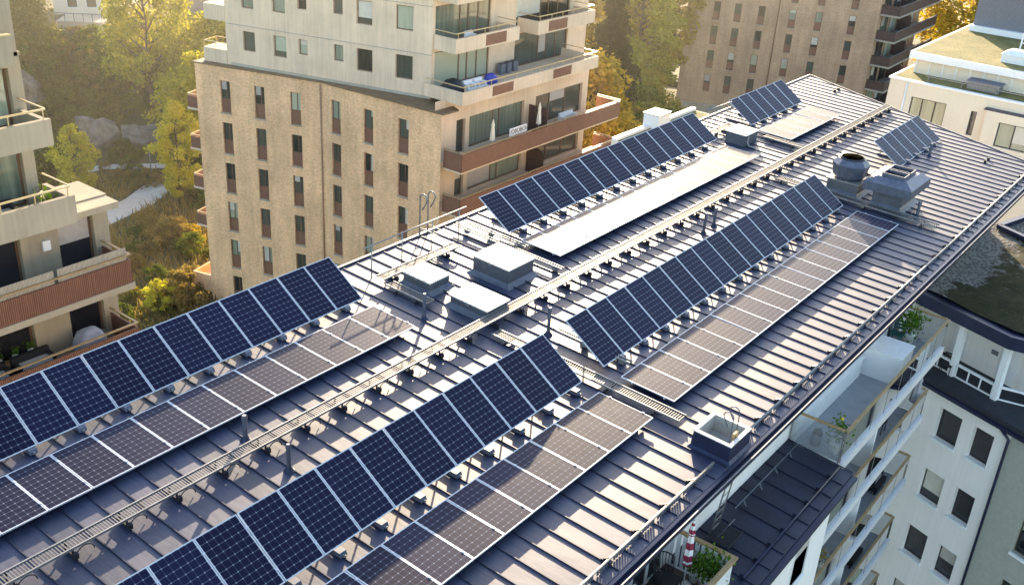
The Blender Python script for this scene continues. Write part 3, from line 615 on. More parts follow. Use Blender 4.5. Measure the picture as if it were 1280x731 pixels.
# small snow hooks high on the roof
for x, y, l in ((54.8, 19.3, 'tiny dark pair of seam clamps near the far roof peak'), (49.6, 9.9, 'tiny dark pair of seam clamps near the far right roof edge')):
    m = MB()
    for dx in (-.3, .3): m.box(x + dx * .9 - .07, x + dx * .9 + .07, y - .05, y + .05, zr(y) + .001, zr(y) + .12)
    m.build('seam_clamp', 'black', None, l, 'clamp')

# ------------------------------------------------------------------ brick tower with concrete upper floors
def tower():
    t = thing('apartment_tower', (54, 50, GROUND), 'tan brick apartment tower with pale concrete upper storeys and brown balconies', 'building')
    Lc, K, Rc = (43.2, 60.1), (46.28, 50.8), (46.88, 40.62); ZT = -18.6
    FL = Fr(Lc, (K[0] - Lc[0], K[1] - Lc[1])); FRt = Fr(K, (Rc[0] - K[0], Rc[1] - K[1]))
    if FL.n.x > 0: FL.flip()
    if FRt.n.x > 0: FRt.flip()
    lenL = math.hypot(K[0] - Lc[0], K[1] - Lc[1]); lenR = math.hypot(Rc[0] - K[0], Rc[1] - K[1])
    aL = lambda y: (60.1 - y) / 9.3 * lenL; aR = lambda y: (50.8 - y) / (K[1] - Rc[1]) * lenR
    colsL = [(58.25, 57.5), (55.69, 54.93), (53.04, 52.27)]; colsR = [(49.88, 49.06), (47.01, 46.2), (44.08, 43.22)]
    zs = [(-21.85 - 2.98 * k, -19.57 - 2.98 * k) for k in range(6)]
    m = MB(); hL = [(aL(a), aL(b), z0, z1) for a, b in colsL for z0, z1 in zs]; hR = [(aR(a), aR(b), z0, z1) for a, b in colsR for z0, z1 in zs]
    m.facade(FL, 0, lenL, GROUND, ZT, hL, .2); m.facade(FRt, 0, lenR, GROUND, ZT, hR, .2)
    # left flank
    m.quad((49.5, 61.8, GROUND), (Lc[0], Lc[1], GROUND), (Lc[0], Lc[1], ZT), (49.5, 61.8, ZT)); m.quad((64, 60, GROUND), (49.5, 61.8, GROUND), (49.5, 61.8, ZT), (64, 60, ZT))
    m.quad((64, 41.2, GROUND), (64, 60, GROUND), (64, 60, ZT), (64, 41.2, ZT))
    m.build('wall', 'brick', t)
    for fr, hs in ((FL, hL), (FRt, hR)):
        for a0, a1, z0, z1 in hs: window(t, fr, a0 + .004, a1 - .004, z0 + .004, z1 - .004, .13, random.choice(['pane', 'pane', 'pane_light']), 'frame_brown', .05, .98, mull=((a0 + a1) / 2 + .08,), sill='concrete_grey')
    m = MB(); m.tube([FRt.p(.02, .07, GROUND), FRt.p(.02, .07, -18.75)], .05, 8); m.build('downpipe', 'pipe_brown', t)
    m = MB(); ly = lambda x: (x[0], x[1])
    C0, C1 = (44.4, 58.0), (48.6, 43.1)
    P = [(Lc[0] - .1, Lc[1] + .05), (K[0] - .14, K[1] - .03), (Rc[0] - .12, Rc[1] - .25), (48.2, 40.35), (50, 44), (46, 58.5), (49.4, 61.9)]
    m.prism(P, ZT + .002, ZT + .09); m.build('roof_ledge', 'ledge', t)
    # concrete storeys
    F3 = Fr(C0, (C1[0] - C0[0], C1[1] - C0[1]))
    if F3.n.x > 0: F3.flip()
    L3 = math.hypot(C1[0] - C0[0], C1[1] - C0[1]); a3 = lambda y: (58.0 - y) / 14.9 * L3
    cw = [(56.7, 55.77, -17.38, -16.05, -14.52, -13.1), (54.37, 53.4, -17.42, -16.02, -14.48, -13.05), (52.49, 51.82, -17.01, -16.0, -14.05, -13.0), (49.91, 49.22, -17.03, -15.96, -14.0, -12.98), (48.27, 47.16, -17.43, -15.97, -14.41, -12.92), (45.55, 44.36, -17.48, -15.95, -14.37, -12.85)]
    hs = []
    for y0, y1, b0, t0, b1, t1 in cw: hs += [(a3(y0), a3(y1), b0, t0), (a3(y0), a3(y1), b1, t1), (a3(y0), a3(y1), b1 + 2.98, t1 + 2.98)]
    m = MB(); m.facade(F3, 0, L3, -18.505, -9.4, hs, .22)
    z0, z1 = -18.505, -9.4; C0b = (50.5, 60.); back = [(66, 58), (66, 43.1)]
    for p, q in (((50.5, 60.2), C0), (back[0], (50.5, 60.2)), (back[1], back[0])): m.quad((*p, z0), (*q, z0), (*q, z1), (*p, z1))
    m.quad(*[(*p, z1) for p in (C0, C1, back[1], back[0], (50.5, 60.2))]); m.build('concrete_wall', 'concrete', t)
    m = MB()
    for z in (-15.72, -12.72): m.box(-.02, L3 + .02, .002, .022, z, z + .05, F3)
    m.box(.3, L3, .002, .05, -18.5, -18.32, F3); m.build('string_course', 'concrete_grey', t)
    for i, h in enumerate(hs): window(t, F3, h[0] + .004, h[1] - .004, h[2] + .004, h[3] - .004, .16, ['pane', 'pane_light', 'pane', 'pane', 'pane_light'][i % 5], 'frame_brown', .06)
    # left concrete terraces
    m = MB(); m.box(-1.9, -.02, -1.5, .05, -18.5, -17.55, F3); m.build('side_terrace', 'concrete', t); m = MB(); m.box(-1.7, -.02, -2., .02, -15.6, -14.55, F3); m.box(-1.25, -.85, .021, .035, -15.35, -14.8, F3); m.build('side_terrace', 'concrete', t)
    m = MB()
    for z in (-17.1, -14.1):
        m.bar(F3.p(-1.85, 0, z), F3.p(-.05, 0, z), .04); m.bar(F3.p(-1.85, 0, z), F3.p(-1.85, -1.4, z), .04); m.bar(F3.p(-1.85, -1.4, z), F3.p(-.05, -1.4, z), .04)
        for a, d in ((-1.85, 0), (-.9, 0), (-1.85, -1.4), (-.9, -1.4)): m.bar(F3.p(a, d, z - .45), F3.p(a, d, z), .03)
    m.build('terrace_rail', 'gilt_rail', t)
    # small balconies on the left flank
    for k in range(5):
        z = -22.0 - 2.98 * k
        if k == 4: break
        m = MB(); F5 = Fr(Lc, (49.5 - Lc[0], 61.8 - Lc[1])); 
        if F5.n.y < 0: F5.flip()
        m.box(.3, 4, .01, 1.15, z - .15, z, F5); b = m.build('side_balcony', 'concrete', t)
        m = MB(); m.box(.32, .36, .02, 1.1, z + .003, z + .85, F5); m.box(.36, 4, 1.06, 1.1, z + .003, z + .85, F5); m.build('balcony_panel', 'brown_panel', b)
        m = MB(); m.bar(F5.p(.34, .02, z + .98), F5.p(.34, 1.08, z + .98), .06); m.bar(F5.p(.34, 1.08, z + .98), F5.p(4, 1.08, z + .98), .06); m.build('handrail', 'gilt_rail', b)
    m = MB(); F5 = Fr(Lc, (49.5 - Lc[0], 61.8 - Lc[1]))
    if F5.n.y < 0: F5.flip()
    z = -34.9; m.box(.02, 3.5, .01, 1.7, z - 1.4, z - .5, F5); m.box(.02, .2, .01, 1.7, z - .5, z, F5); m.box(.2, 3.5, 1.55, 1.7, z - .5, z, F5); m.build('low_terrace', 'brick', t)
    # right face: wall, glazing, balconies
    W = Fr((0, 41.2), (1, 0))
    groups = [(49.0, 49.9, 0), (50.3, 56.2, 1), (57.5, 63.3, 2)]
    m = MB(); hs = []
    for k in range(6):
        fz = -21.85 - 2.98 * k
        hs += [(a0, a1, fz + (.15 if i else .02), fz + 2.3) for i, (a0, a1, _) in enumerate(groups)]
    m.facade(W, 46.9, 64.0, GROUND, -17.95, hs, .25); m.build('balcony_wall', 'concrete', t)
    for i, h in enumerate(hs):
        w = h[1] - h[0]; mu = () if w < 1 else ((h[0] + w * .45, h[0] + w * .57) if i % 3 == 1 else (h[0] + w * .33, h[0] + w * .66))
        window(t, W, h[0] + .004, h[1] - .004, h[2] + .004, h[3] - .004, .2, ['pane', 'pane_light', 'pane'][i % 3] if i < 6 else 'pane', 'frame_brown', .08, mull=mu)
    for k in range(5):
        fz = -21.85 - 2.98 * k; x0, x1 = 47.15, 65.4
        m = MB(); m.box(x0, x1, 39.15, 41.195, fz - .35, fz - .05); b = m.build('balcony', 'concrete', t)
        m = MB(); m.box(x0, x1, 39.08, 39.14, fz - .22, fz + .92); m.box(x0 - .03, x0 + .03, 39.141, 40.6, fz - .22, fz + .92); m.box(x1 - .03, x1 + .03, 39.141, 41.2, fz - .22, fz + .92); m.build('balcony_panel', 'brown_panel', b)
        m = MB(); m.bar((x0, 39.11, fz + 1.03), (x1, 39.11, fz + 1.03), .12, .05); m.bar((x0, 39.17, fz + 1.031), (x0, 40.6, fz + 1.031), .1, .05)
        m.bar((x1, 39.17, fz + 1.031), (x1, 41.15, fz + 1.031), .1, .05); x = x0 + .2
        while x < x1: m.bar((x, 39.12, fz + .9), (x, 39.12, fz + 1.02), .03); x += 1.4
        m.build('handrail', 'timber', b)
        m = MB()
        if k % 2 == 0: m.box(56.75, 56.81, 39.6, 41.19, fz, fz + 1.9)
        else:
            pts = [(56.78, 41.19, fz), (56.78, 39.7, fz), (56.78, 39.7, fz + 1.2)] + [(56.78, 40.4 - .7 * math.cos(u), fz + 1.2 + .7 * math.sin(u)) for u in np.linspace(.3, 1.5, 6)] + [(56.78, 41.19, fz + 1.9)]
            m.quad(*pts); m.quad(*[(56.84, y, z) for _, y, z in reversed(pts)])
        m.build('privacy_screen', 'brown_dark', b)
    # terrace storeys set back with concrete parapets
    def para(x0, x1, y, z0, z1, plates, back):
        m = MB(); m.box(x0, x1, y, y + .16, z0, z1); m.box(x0, x0 + .16, y + .161, back, z0, z1); m.box(x1 - .16, x1, y + .161, back, z0, z1); m.box(x0 + .162, x1 - .162, y + .162, back, z0, z0 + .2); p = m.build('parapet', 'concrete', t)
        for a, b in plates: m = MB(); m.box(a, b, y - .02, y - .003, z0 + .1, z1 - .1); m.build('rust_plate', 'brown_panel', p)
        m = MB(); zz = z1 + .32; m.bar((x0 + .1, y + .08, zz), (x1 - .1, y + .08, zz), .06); m.bar((x0 + .1, y + .12, zz), (x0 + .1, back, zz), .05); m.bar((x1 - .1, y + .12, zz), (x1 - .1, back, zz), .05); x = x0 + .3
        while x < x1: m.bar((x, y + .08, z1), (x, y + .08, zz), .03); x += 1.3
        m.build('handrail', 'gilt_rail', p)
    para(47.9, 63.0, 39.85, -18.12, -17.3, [(50.85, 53.0), (57.45, 59.6)], 43.05)
    para(48.75, 55.2, 41.25, -15.3, -14.4, [(51.7, 53.8)], 43.05); para(57.3, 64.2, 41.25, -15.3, -14.4, [(58.5, 60.7)], 43.05)
    para(48.75, 55.2, 41.25, -12.3, -11.4, [(51.7, 53.8)], 43.05); para(57.3, 64.2, 41.25, -12.3, -11.4, [(58.5, 60.7)], 43.05)
    W2 = Fr((0, 43.1), (1, 0)); hs = [(a0, a1, z, z + 2.35) for z in (-17.9, -15.05, -12.05) for a0, a1 in ((48.9, 54.4), (57.2, 63.6))]
    m = MB(); m.facade(W2, 48.6, 66, -18.5, -9.4, hs, .25); m.build('terrace_wall', 'concrete', t)
    for i, h in enumerate(hs): w = h[1] - h[0]; window(t, W2, h[0] + .004, h[1] - .004, h[2] + .004, h[3] - .004, .1, ['pane_light', 'pane'][i % 2], 'frame_brown', .09, mull=(h[0] + w * .45, h[0] + w * .6, h[0] + w * .78))
    # roof behind terrace
    m = MB(); m.prism([(48.2, 41.3), (64, 41.3), (64, 60), (49.5, 61.7), (46, 58.4), (50, 44)], -18.62, -18.56); m.build('terrace_floor', 'deck', t)
    return t
tower()
def parasol_closed(name, x, y, z, h, mat, label, stripes=None, r=.17):
    t = thing(name, (x, y, z), label, 'parasol'); m = MB(); m.lathe((x, y, z), [(.02, .05), (.02, h)], 8); m.lathe((x, y, z), [(.2, 0), (.2, .05), (.05, .08)], 12); m.build('pole', 'white_paint', t)
    m = MB(); n = 12; pr = [(r * 1.05, h * .36), (r * .95, h * .42), (r * .8, h * .6), (r * .55, h * .8), (r * .7, h * .84), (r * .35, h * .95), (.03, h + .06)]
    prof = []
    for k in range(len(pr) - 1):
        for u in (0, .5): prof.append(tuple(pr[k][i] * (1 - u) + pr[k + 1][i] * u for i in (0, 1)))
    prof.append(pr[-1]); base = 0
    for k, (rr, zz) in enumerate(prof):
        for j in range(n): a = 2 * math.pi * j / n; q = rr * (1 + .25 * (j % 2) - .12); m.v.append((x + q * math.cos(a), y + q * math.sin(a), z + zz))
    for k in range(len(prof) - 1):
        for j in range(n): m.f.append((k * n + j, k * n + (j + 1) % n, (k + 1) * n + (j + 1) % n, (k + 1) * n + j)); m.mi.append((k % 2) if stripes else 0)
    m.build('canopy', [mat, stripes or mat], t); return t
parasol_closed('parasol', 51.2, 39.95, -21.8, 2.1, 'cream_cloth', 'closed cream parasol at the left of the brown tower balcony'); parasol_closed('parasol', 56.35, 40.0, -21.8, 2.25, 'cream_cloth', 'closed cream parasol beside the dark privacy screen on the tower balcony')
t = thing('banner', (53.3, 39.5, -21.4), 'white rectangular banner with bold dark letters behind the brown tower balcony', 'banner'); m = MB(); m.box(52.35, 54.2, 39.42, 39.46, -21.5, -20.4); m.build('cloth', 'white_cloth', t)
def text(parent, s, loc, size, rot, mat, name='lettering'):
    cu = bpy.data.curves.new(name, 'FONT'); cu.body = s; cu.size = size; cu.extrude = .004; cu.align_x = 'CENTER'; ob = bpy.data.objects.new(name, cu); C.objects.link(ob); ob.rotation_euler = rot
    dg = bpy.context.evaluated_depsgraph_get(); me = bpy.data.meshes.new_from_object(ob.evaluated_get(dg)); bpy.data.objects.remove(ob); me.materials.clear(); me.materials.append(M[mat])
    o = bpy.data.objects.new(name, me); C.objects.link(o); o.parent = parent; o.rotation_euler = rot; o.location = V(loc) - parent.location; return o
text(t, 'IOBOBOI', (53.27, 39.412, -20.78), .42, (R(90), 0, 0), 'black')
m = MB(); m.box(52.5, 53.6, 39.405, 39.418, -21.05, -20.93); m.build('stripe', 'grey_cloth', t)
def lounge(name, x, y, z, w, mat, label, cat='chair', d=.75, ry=1):
    t = thing(name, (x, y, z), label, cat); m = MB(); m.box(x - w / 2, x + w / 2, y - d / 2, y + d / 2, z + .15, z + .38); m.box(x - w / 2, x + w / 2, y + ry * d / 2 - (.16 if ry > 0 else 0), y + ry * d / 2 + (0 if ry > 0 else .16), z + .381, z + .78)
    for s_ in (-1, 1): m.box(x + s_ * w / 2 - (.14 if s_ > 0 else 0), x + s_ * w / 2 + (0 if s_ > 0 else .14), y - d / 2 + .16, y + d / 2 - .16, z + .381, z + .6)
    for sx in (-1, 1):
        for sy in (-1, 1): m.box(x + sx * (w / 2 - .08) - .03, x + sx * (w / 2 - .08) + .03, y + sy * (d / 2 - .08) - .03, y + sy * (d / 2 - .08) + .03, z, z + .149)
    m.build('frame', mat, t); m = MB(); m.box(x - w / 2 + .15, x + w / 2 - .15, y - d / 2 + .17, y + d / 2 - .17, z + .383, z + .5); m.build('cushion', 'cushion', t); return t
lounge('lounge_chair', 60.3, 40.2, -21.8, 1.6, 'white_paint', 'white lounge seat behind the right end of the brown tower balcony')
lounge('lounge_chair', 50.0, 41.0, -17.9, .8, 'white_paint', 'white chair at the corner of the lower concrete terrace', d=.7); lounge('lounge_chair', 51.0, 41.0, -17.9, .8, 'white_paint', 'white chair second from the corner of the lower concrete terrace', d=.7)
lounge('lounge_chair', 51.1, 42.0, -15.1, .7, 'white_paint', 'white folding chair on the upper left concrete terrace', d=.6)
t = thing('sunshade', (48.9, 41.6, -17.9), 'dark rounded cover standing at the corner of the lower concrete terrace', 'cover'); m = MB(); m.lathe((49.0, 41.6, -17.9), [(.75, 0), (.73, .5), (.5, .85), (.1, 1.0)], 14); m.build('cover', 'black', t)
t = thing('beach_bag', (52.3, 41.2, -17.9), 'blue bundle of cushions on the lower concrete terrace', 'bundle'); m = MB(); m.lathe((52.3, 41.2, -17.9), [(.4, 0), (.48, .35), (.4, .7), (.15, .85)], 12); m.build('bundle', 'blue', t, smooth=True)
for i, x in enumerate((55.3, 56.0, 56.7)):
    t = thing('planter', (x, 42.7, -17.9), ('left', 'middle', 'right')[i] + ' one of three square grey planters by the concrete pier on the terrace', 'planter', 'planters on the tower terrace'); m = MB(); m.box(x - .22, x + .22, 42.5, 42.9, -17.9, -17.2); m.build('tub', 'grey_box', t); m = MB(); m.box(x - .19, x + .19, 42.53, 42.87, -17.199, -17.17); m.build('soil', 'bark', t)

# ------------------------------------------------------------------ left building
def left_building():
    t = thing('apartment_house', (12, 40, GROUND), 'pale concrete apartment house with stepped terraces and brown slatted balconies at the left edge', 'building')
    Y0, YW = 33.55, 35.45; W = Fr((0, YW), (1, 0))
    m = MB(); m2 = MB()
    def storey(fz, xr, ceil, holes):
        m.facade(W, -2, xr, fz - .4, ceil, [(a, b, fz + .1, ceil - .35) for a, b in holes], .3)
        m.quad((xr, YW, fz - .4), (xr, 37.4, fz - .4), (xr, 37.4, ceil), (xr, YW, ceil))
        for i, (a, b) in enumerate(holes): window(t, W, a + .004, b - .004, fz + .104, ceil - .354, .22, 'pane_dark' if fz < -16 else 'pane_light', 'frame_brown', .09, mull=tuple(a + (b - a) * f for f in (.42,)) if b - a > 2 else ())
    big = [(11.5, 17.2), (18.7, 20.2)]
    for k in range(6): storey(-18.4 - 3 * k, 20.85, -15.6 if k == 0 else -15.8 - 3 * k, big)
    storey(-15.2, 18.25, -12.6, [(11.0, 17.8)]); storey(-12.2, 18.25, -9.6, [(10.8, 17.78)]); storey(-9.2, 18.2, -6.6, [(10.6, 17.6)])
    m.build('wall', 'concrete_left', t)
    m = MB(); m.box(-2, 20.9, YW, 37.4, -15.59, -15.45); m.box(-2, 18.3, YW, 38.4, -12.59, -12.45); m.box(-2, 18.3, YW, 38.4, -9.59, -9.45); m.box(-2, 18.3, YW, 38.4, -6.59, -6.4); m.build('roof', 'concrete_left', t)
    for k in range(5):
        fz = -18.4 - 3 * k; x1 = 20.48
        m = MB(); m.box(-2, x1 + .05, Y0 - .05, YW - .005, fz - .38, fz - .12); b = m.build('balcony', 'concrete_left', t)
        m = MB(); m.box(-2, x1, Y0, Y0 + .06, fz - .119, fz + .86); m.build('slat_front', 'brown_slats', b)
        m = MB(); m.box(x1 - .05, x1, Y0 + .061, YW - .01, fz - .119, fz + .86); m.build('slat_side', 'brown_panel', b)
        m = MB(); m.bar((-2, Y0 + .02, fz + 1.07), (x1 + .02, Y0 + .02, fz + 1.07), .1, .05); m.bar((x1 - .03, Y0 + .08, fz + 1.071), (x1 - .03, YW, fz + 1.071), .1, .05); m.build('handrail', 'timber', b)
        if k == 0:
            for a, c in ((-2, 17.35), (17.5, 20.35)): m = MB(); m.box(a, c, Y0 + .08, Y0 + .1, fz + .5, fz + 1.38); m.build('reed_screen', 'reed', b)
    for fz, x1, zt, zb in ((-15.2, 18.55, -14.35, -15.42), (-12.2, 18.05, -11.4, -12.35), (-9.2, 17.1, -8.4, -9.35)):
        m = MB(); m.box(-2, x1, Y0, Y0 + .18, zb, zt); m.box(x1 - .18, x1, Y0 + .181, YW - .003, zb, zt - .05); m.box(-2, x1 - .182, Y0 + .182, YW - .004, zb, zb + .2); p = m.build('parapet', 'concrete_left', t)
        m = MB(); zz = zt + .35; m.bar((-2, Y0 + .1, zz), (x1 - .1, Y0 + .1, zz), .06); m.bar((x1 - .1, Y0 + .14, zz), (x1 - .1, YW, zz), .05); x = x1 - .2
        while x > 8: m.bar((x, Y0 + .1, zt), (x, Y0 + .1, zz), .03); x -= 1.25
        if fz > -10: m = MB(); m.bar((-2, Y0 + .09, zt + .03), (x1, Y0 + .09, zt + .03), .22, .04)
        m.build('handrail', 'gilt_rail', p)
    m = MB(); m.box(17.75, 20.84, YW - .9, YW - .004, -15.75, -15.5); m.build('canopy', 'concrete_left', t)
    m = MB(); m.box(18.0, 18.3, YW - .12, YW - .003, -17.0, -16.6); m.build('wall_box', 'white_paint', t)
left_building()
zb = -21.4
t = thing('covered_grill', (18.9, 34.6, zb), 'bulky grill under a pale grey cover on the brown slatted balcony', 'grill'); m = MB()
pr = [(.62, .0), (.66, .25), (.62, .5), (.6, .62), (.46, .9), (.25, 1.02), (.02, 1.05)]
for k, (r, z) in enumerate(pr):
    for j in range(12): a = 2 * math.pi * j / 12; m.v.append((18.9 + 1.2 * r * max(-.75, min(.75, math.cos(a) * 1.15)), 34.55 + .85 * r * max(-.8, min(.8, math.sin(a) * 1.15)) + .02 * math.sin(5 * a + k), zb + z))
for k in range(len(pr) - 1):
    for j in range(12): m.f.append((k * 12 + j, k * 12 + (j + 1) % 12, (k + 1) * 12 + (j + 1) % 12, (k + 1) * 12 + j)); m.mi.append(0)
m.build('cover', 'grey_cloth', t); m = MB(); m.box(18.2, 18.3, 34.2, 34.3, zb, zb + .05); m.box(19.5, 19.6, 34.2, 34.3, zb, zb + .05); m.build('wheel', 'black', t)
lounge('lounge_sofa', 16.6, 34.6, zb, 1.5, 'black', 'dark wicker sofa with pale cushion on the brown slatted balcony', 'sofa', .8); lounge('lounge_chair', 15.1, 34.6, zb, 1.0, 'black', 'dark wicker armchair left of the wicker sofa')
def potplant(x, y, z, r, h, label, group=None, flower=None, name='potted_plant', leafmat='leaf_pot', n=160):
    t = thing(name, (x, y, z), label, 'plant', group); m = MB(); m.lathe((x, y, z), [(r * .7, 0), (r, r * 1.6), (r * 1.05, r * 1.7), (r * .85, r * 1.65)], 10); m.build('pot', 'white_pot', t)
    m = MB(); zc = z + r * 1.7
    for _ in range(n):
        c = V(rng.normal(0, 1, 3)); c = V((x, y, zc + h * .5)) + V((c.x * r * .9, c.y * r * .9, c.z * h * .26)); u = V(rng.normal(0, 1, 3)).normalized(); v = u.cross(V(rng.normal(0, 1, 3))).normalized(); s_ = .035 + .05 * random.random() * max(.6, h)
        m.quad(c - u * s_, c + v * s_ * .6, c + u * s_, c - v * s_ * .6)
    m.build('foliage', leafmat, t)
    m = MB(); m.tube([(x, y, zc - .05), (x, y, zc + h * .6)], .012, 5); m.build('stem', 'bark', t)
    if flower:
        m = MB(); m.lathe((x + .05, y, zc + h * .9), [(.01, 0), (.07, .03), (.07, .06), (.01, .09)], 8); m.build('flower', flower, t)
for i in range(5): potplant(14.3 + .62 * i, 35.15, zb + .55, .11, .35, ('leftmost white flower pot, with a white bloom, on the shelf behind the wicker seats' if i == 0 else f'white flower pot, {ORD[i]} from left on the shelf behind the wicker seats'), 'flower pots on the window ledge', 'white_pot' if i == 0 else None, n=60)
m = MB(); m.box(13.9, 17.2, 35.0, 35.3, zb + .48, zb + .548); m.box(14.2, 14.26, 35.05, 35.25, zb, zb + .479); m.box(16.8, 16.86, 35.05, 35.25, zb, zb + .479); m.build('plant_shelf', 'timber', None, 'narrow wooden shelf carrying the white flower pots', 'shelf')
potplant(13.5, 34.5, -18.4, .2, .7, 'leafy plant behind the reed screen of the left balcony'); potplant(15.6, 34.7, -18.4, .16, .5, 'small plant near the right of the reed screened balcony')
lounge('lounge_chair', 14.0, 34.5, -18.4, .9, 'terracotta', 'orange toned seat behind the reed screened balcony')
lounge('lounge_sofa', 16.0, 34.6, -15.2, 1.7, 'black', 'dark cushioned sofa on the open concrete terrace at left', 'sofa'); lounge('lounge_chair', 14.4, 34.5, -15.2, .9, 'black', 'dark armchair beside the sofa on the open concrete terrace at left')
potplant(17.9, 34.4, -15.2, .18, .8, 'leafy plant at the corner of the open concrete terrace at left'); potplant(17.2, 34.1, -15.2, .14, .4, 'small flowering plant by the rail of the open concrete terrace', flower='red')

# ------------------------------------------------------------------ wing building (rotated) at right
def wing():
    t = thing('apartment_wing', (44, 4, GROUND), 'white rendered wing with a gravel and moss roof and deep set dark windows', 'building')
    O = (40.2, 7.19); F = Fr(O, (-.35, -.937))
    if F.n.x > 0: F.flip()
    hs = [(a0 - .08, a1 + .02, z - 2.99 * k - .05, z + 1.40 - 2.99 * k) for k in range(4) for a0, a1, z in ((.06, 1.0, -23.46), (1.68, 2.47, -23.42))]
    m = MB(); m.facade(F, -6, 3.12, GROUND, -21.36, hs, .24); m.build('wall', 'white_plaster', t)
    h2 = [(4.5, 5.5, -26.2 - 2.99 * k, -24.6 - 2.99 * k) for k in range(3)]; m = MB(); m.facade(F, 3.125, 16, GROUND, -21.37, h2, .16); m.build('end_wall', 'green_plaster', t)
    for h in hs + h2: window(t, F, h[0] + .004, h[1] - .004, h[2] + .004, h[3] - .004, .19, 'pane_dark', 'frame_dark', .045)
    for h in hs + h2:
        m = MB(); m.hexa([F.p(a, d, z) for z, e in ((h[2] - .13, 0), (h[2] - .003, 0)) for a, d in ((h[0] - .03, .002), (h[1] + .03, .002), (h[1] + .03, .10), (h[0] - .03, .10))]); m.build('window_sill', 'white_paint', t)
    m = MB(); m.tube([F.p(2.72, .16, -21.45), F.p(2.95, .16, -21.6), F.p(3.1, .1, -21.75), F.p(3.1, .1, GROUND)], .06, 8); m.build('downpipe', 'navy_metal', t)
    m = MB(); m.box(-6, 16, -3.2, .22, -21.355, -21.02, F); m.build('terrace_floor', 'roof_felt', t); m = MB(); m.box(-6, 16, .221, .34, -21.4, -21.25, F); m.build('gutter', 'navy_metal', t)
    m = MB(); z0, z1 = -21.018, -18.52
    m.facade(F2 := Fr(F.p(0, -2.3, 0)[:2], (F.t.x, F.t.y)), -6, 1.55, z0, z1, [], .1); m.build('penthouse_wall', 'white_plaster', t)
    m = MB(); m.quad(F.p(2.6, -2.2, z0), F.p(2.6, -8, z0), F.p(2.6, -8, z1), F.p(2.6, -2.2, z1)); m.box(1.56, 2.6, -2.35, -2.25, z0, z1, F); m.build('penthouse_side', 'white_plaster', t)
    for a, d in ((-.5, -.86), (1.55, -.86), (3.0, -1.8)): m = MB(); m.box(a - .12, a + .12, d - .12, d + .12, z0, z1, F); m.build('column', 'white_paint', t)
    # low rails between the columns
    m = MB()
    for a0, a1 in ((-2.4, -.63), (-.37, 1.42)):
        m.box(a0, a1, -.9, -.8, z0 + .55, z0 + .64, F); m.box(a0, a1, -.88, -.82, z0 + .02, z0 + .07, F)
        for i in range(4): a = a0 + .05 + (a1 - a0 - .1) * i / 3; m.box(a - .025, a + .025, -.87, -.83, z0 + .071, z0 + .549, F)
    m.bar(F.p(1.68, -.9, z0 + .6), F.p(2.9, -1.7, z0 + .6), .09); m.bar(F.p(1.68, -.9, z0 + .05), F.p(2.9, -1.7, z0 + .05), .05)
    m.build('low_rail', 'white_paint', t)
    m = MB(); m.box(-1.7, -1.0, -2.29, -2.26, z0 + .05, z0 + 2.0, F); m.build('door', 'white_paint', t); m = MB(); m.box(.55, 1.35, -2.29, -2.26, z0 + .05, z0 + 2.1, F); m.build('door', 'white_paint', t)
    m = MB(); m.box(.1, .4, -2.29, -2.27, z0 + 1.0, z0 + 1.2, F); m.build('notice_plate', 'grey_box', t)
    # roof slab and fascia
    q = [F.p(a, d, 0) for a, d in ((-6, -.35), (1.75, -.35), (3.4, -1.3), (3.4, -16), (-6, -16))]; poly = [(p.x, p.y) for p in q]
    m = MB(); m.prism(poly, -18.51, -17.98); m.build('fascia', 'navy_metal', t)
    inner = [(p.x, p.y) for p in (F.p(a, d, 0) for a, d in ((-5.9, -.75), (1.6, -.75), (3.1, -1.5), (3.1, -15.8), (-5.9, -15.8)))]
    # gridded roof sheet with an edge attribute for the gravel margin
    me = bpy.data.meshes.new('green_roof'); nx, ny = 60, 90; vs = []; ed = []; off = t.location
    for j in range(ny + 1):
        for i in range(nx + 1):
            a = -5.9 + 9.0 * i / nx; d = -.75 - 15.05 * j / ny
            if a > 1.6: d = min(d, -.75 - (a - 1.6) * .5)
            p = F.p(a, d, -17.90 + .03 * math.sin(a * 2.1 + d * 1.7)); vs.append(tuple(p - off)); ed.append(max(-.6, min(1., 1 - (8.35 - p.y + (.9 if p.x < 43.5 else 0)) / 1.3 * (.55 if p.y < 7 else 1))))
    fs = [(j * (nx + 1) + i, j * (nx + 1) + i + 1, (j + 1) * (nx + 1) + i + 1, (j + 1) * (nx + 1) + i) for j in range(ny) for i in range(nx)]
    me.from_pydata(vs, [], fs); at = me.attributes.new('edge', 'FLOAT', 'POINT'); at.data.foreach_set('value', ed); me.materials.append(M['moss']); o = bpy.data.objects.new('green_roof', me); C.objects.link(o); o.parent = t
    m = MB(); p = [V((51.2, 8.9, -17.75)), V((54.4, 8.0, -17.75)), V((53.0, 5.6, -17.75)), V((50.4, 7.3, -17.75))]
    for i in range(4): m.bar(p[i], p[(i + 1) % 4], .24, .22)
    m.build('skylight_frame', 'navy_metal', t)
    m = MB(); m.lathe((47.6, 6.3, -17.95), [(.12, 0), (.12, .5)], 10); m.build('roof_vent', 'dark_steel', t)
wing()

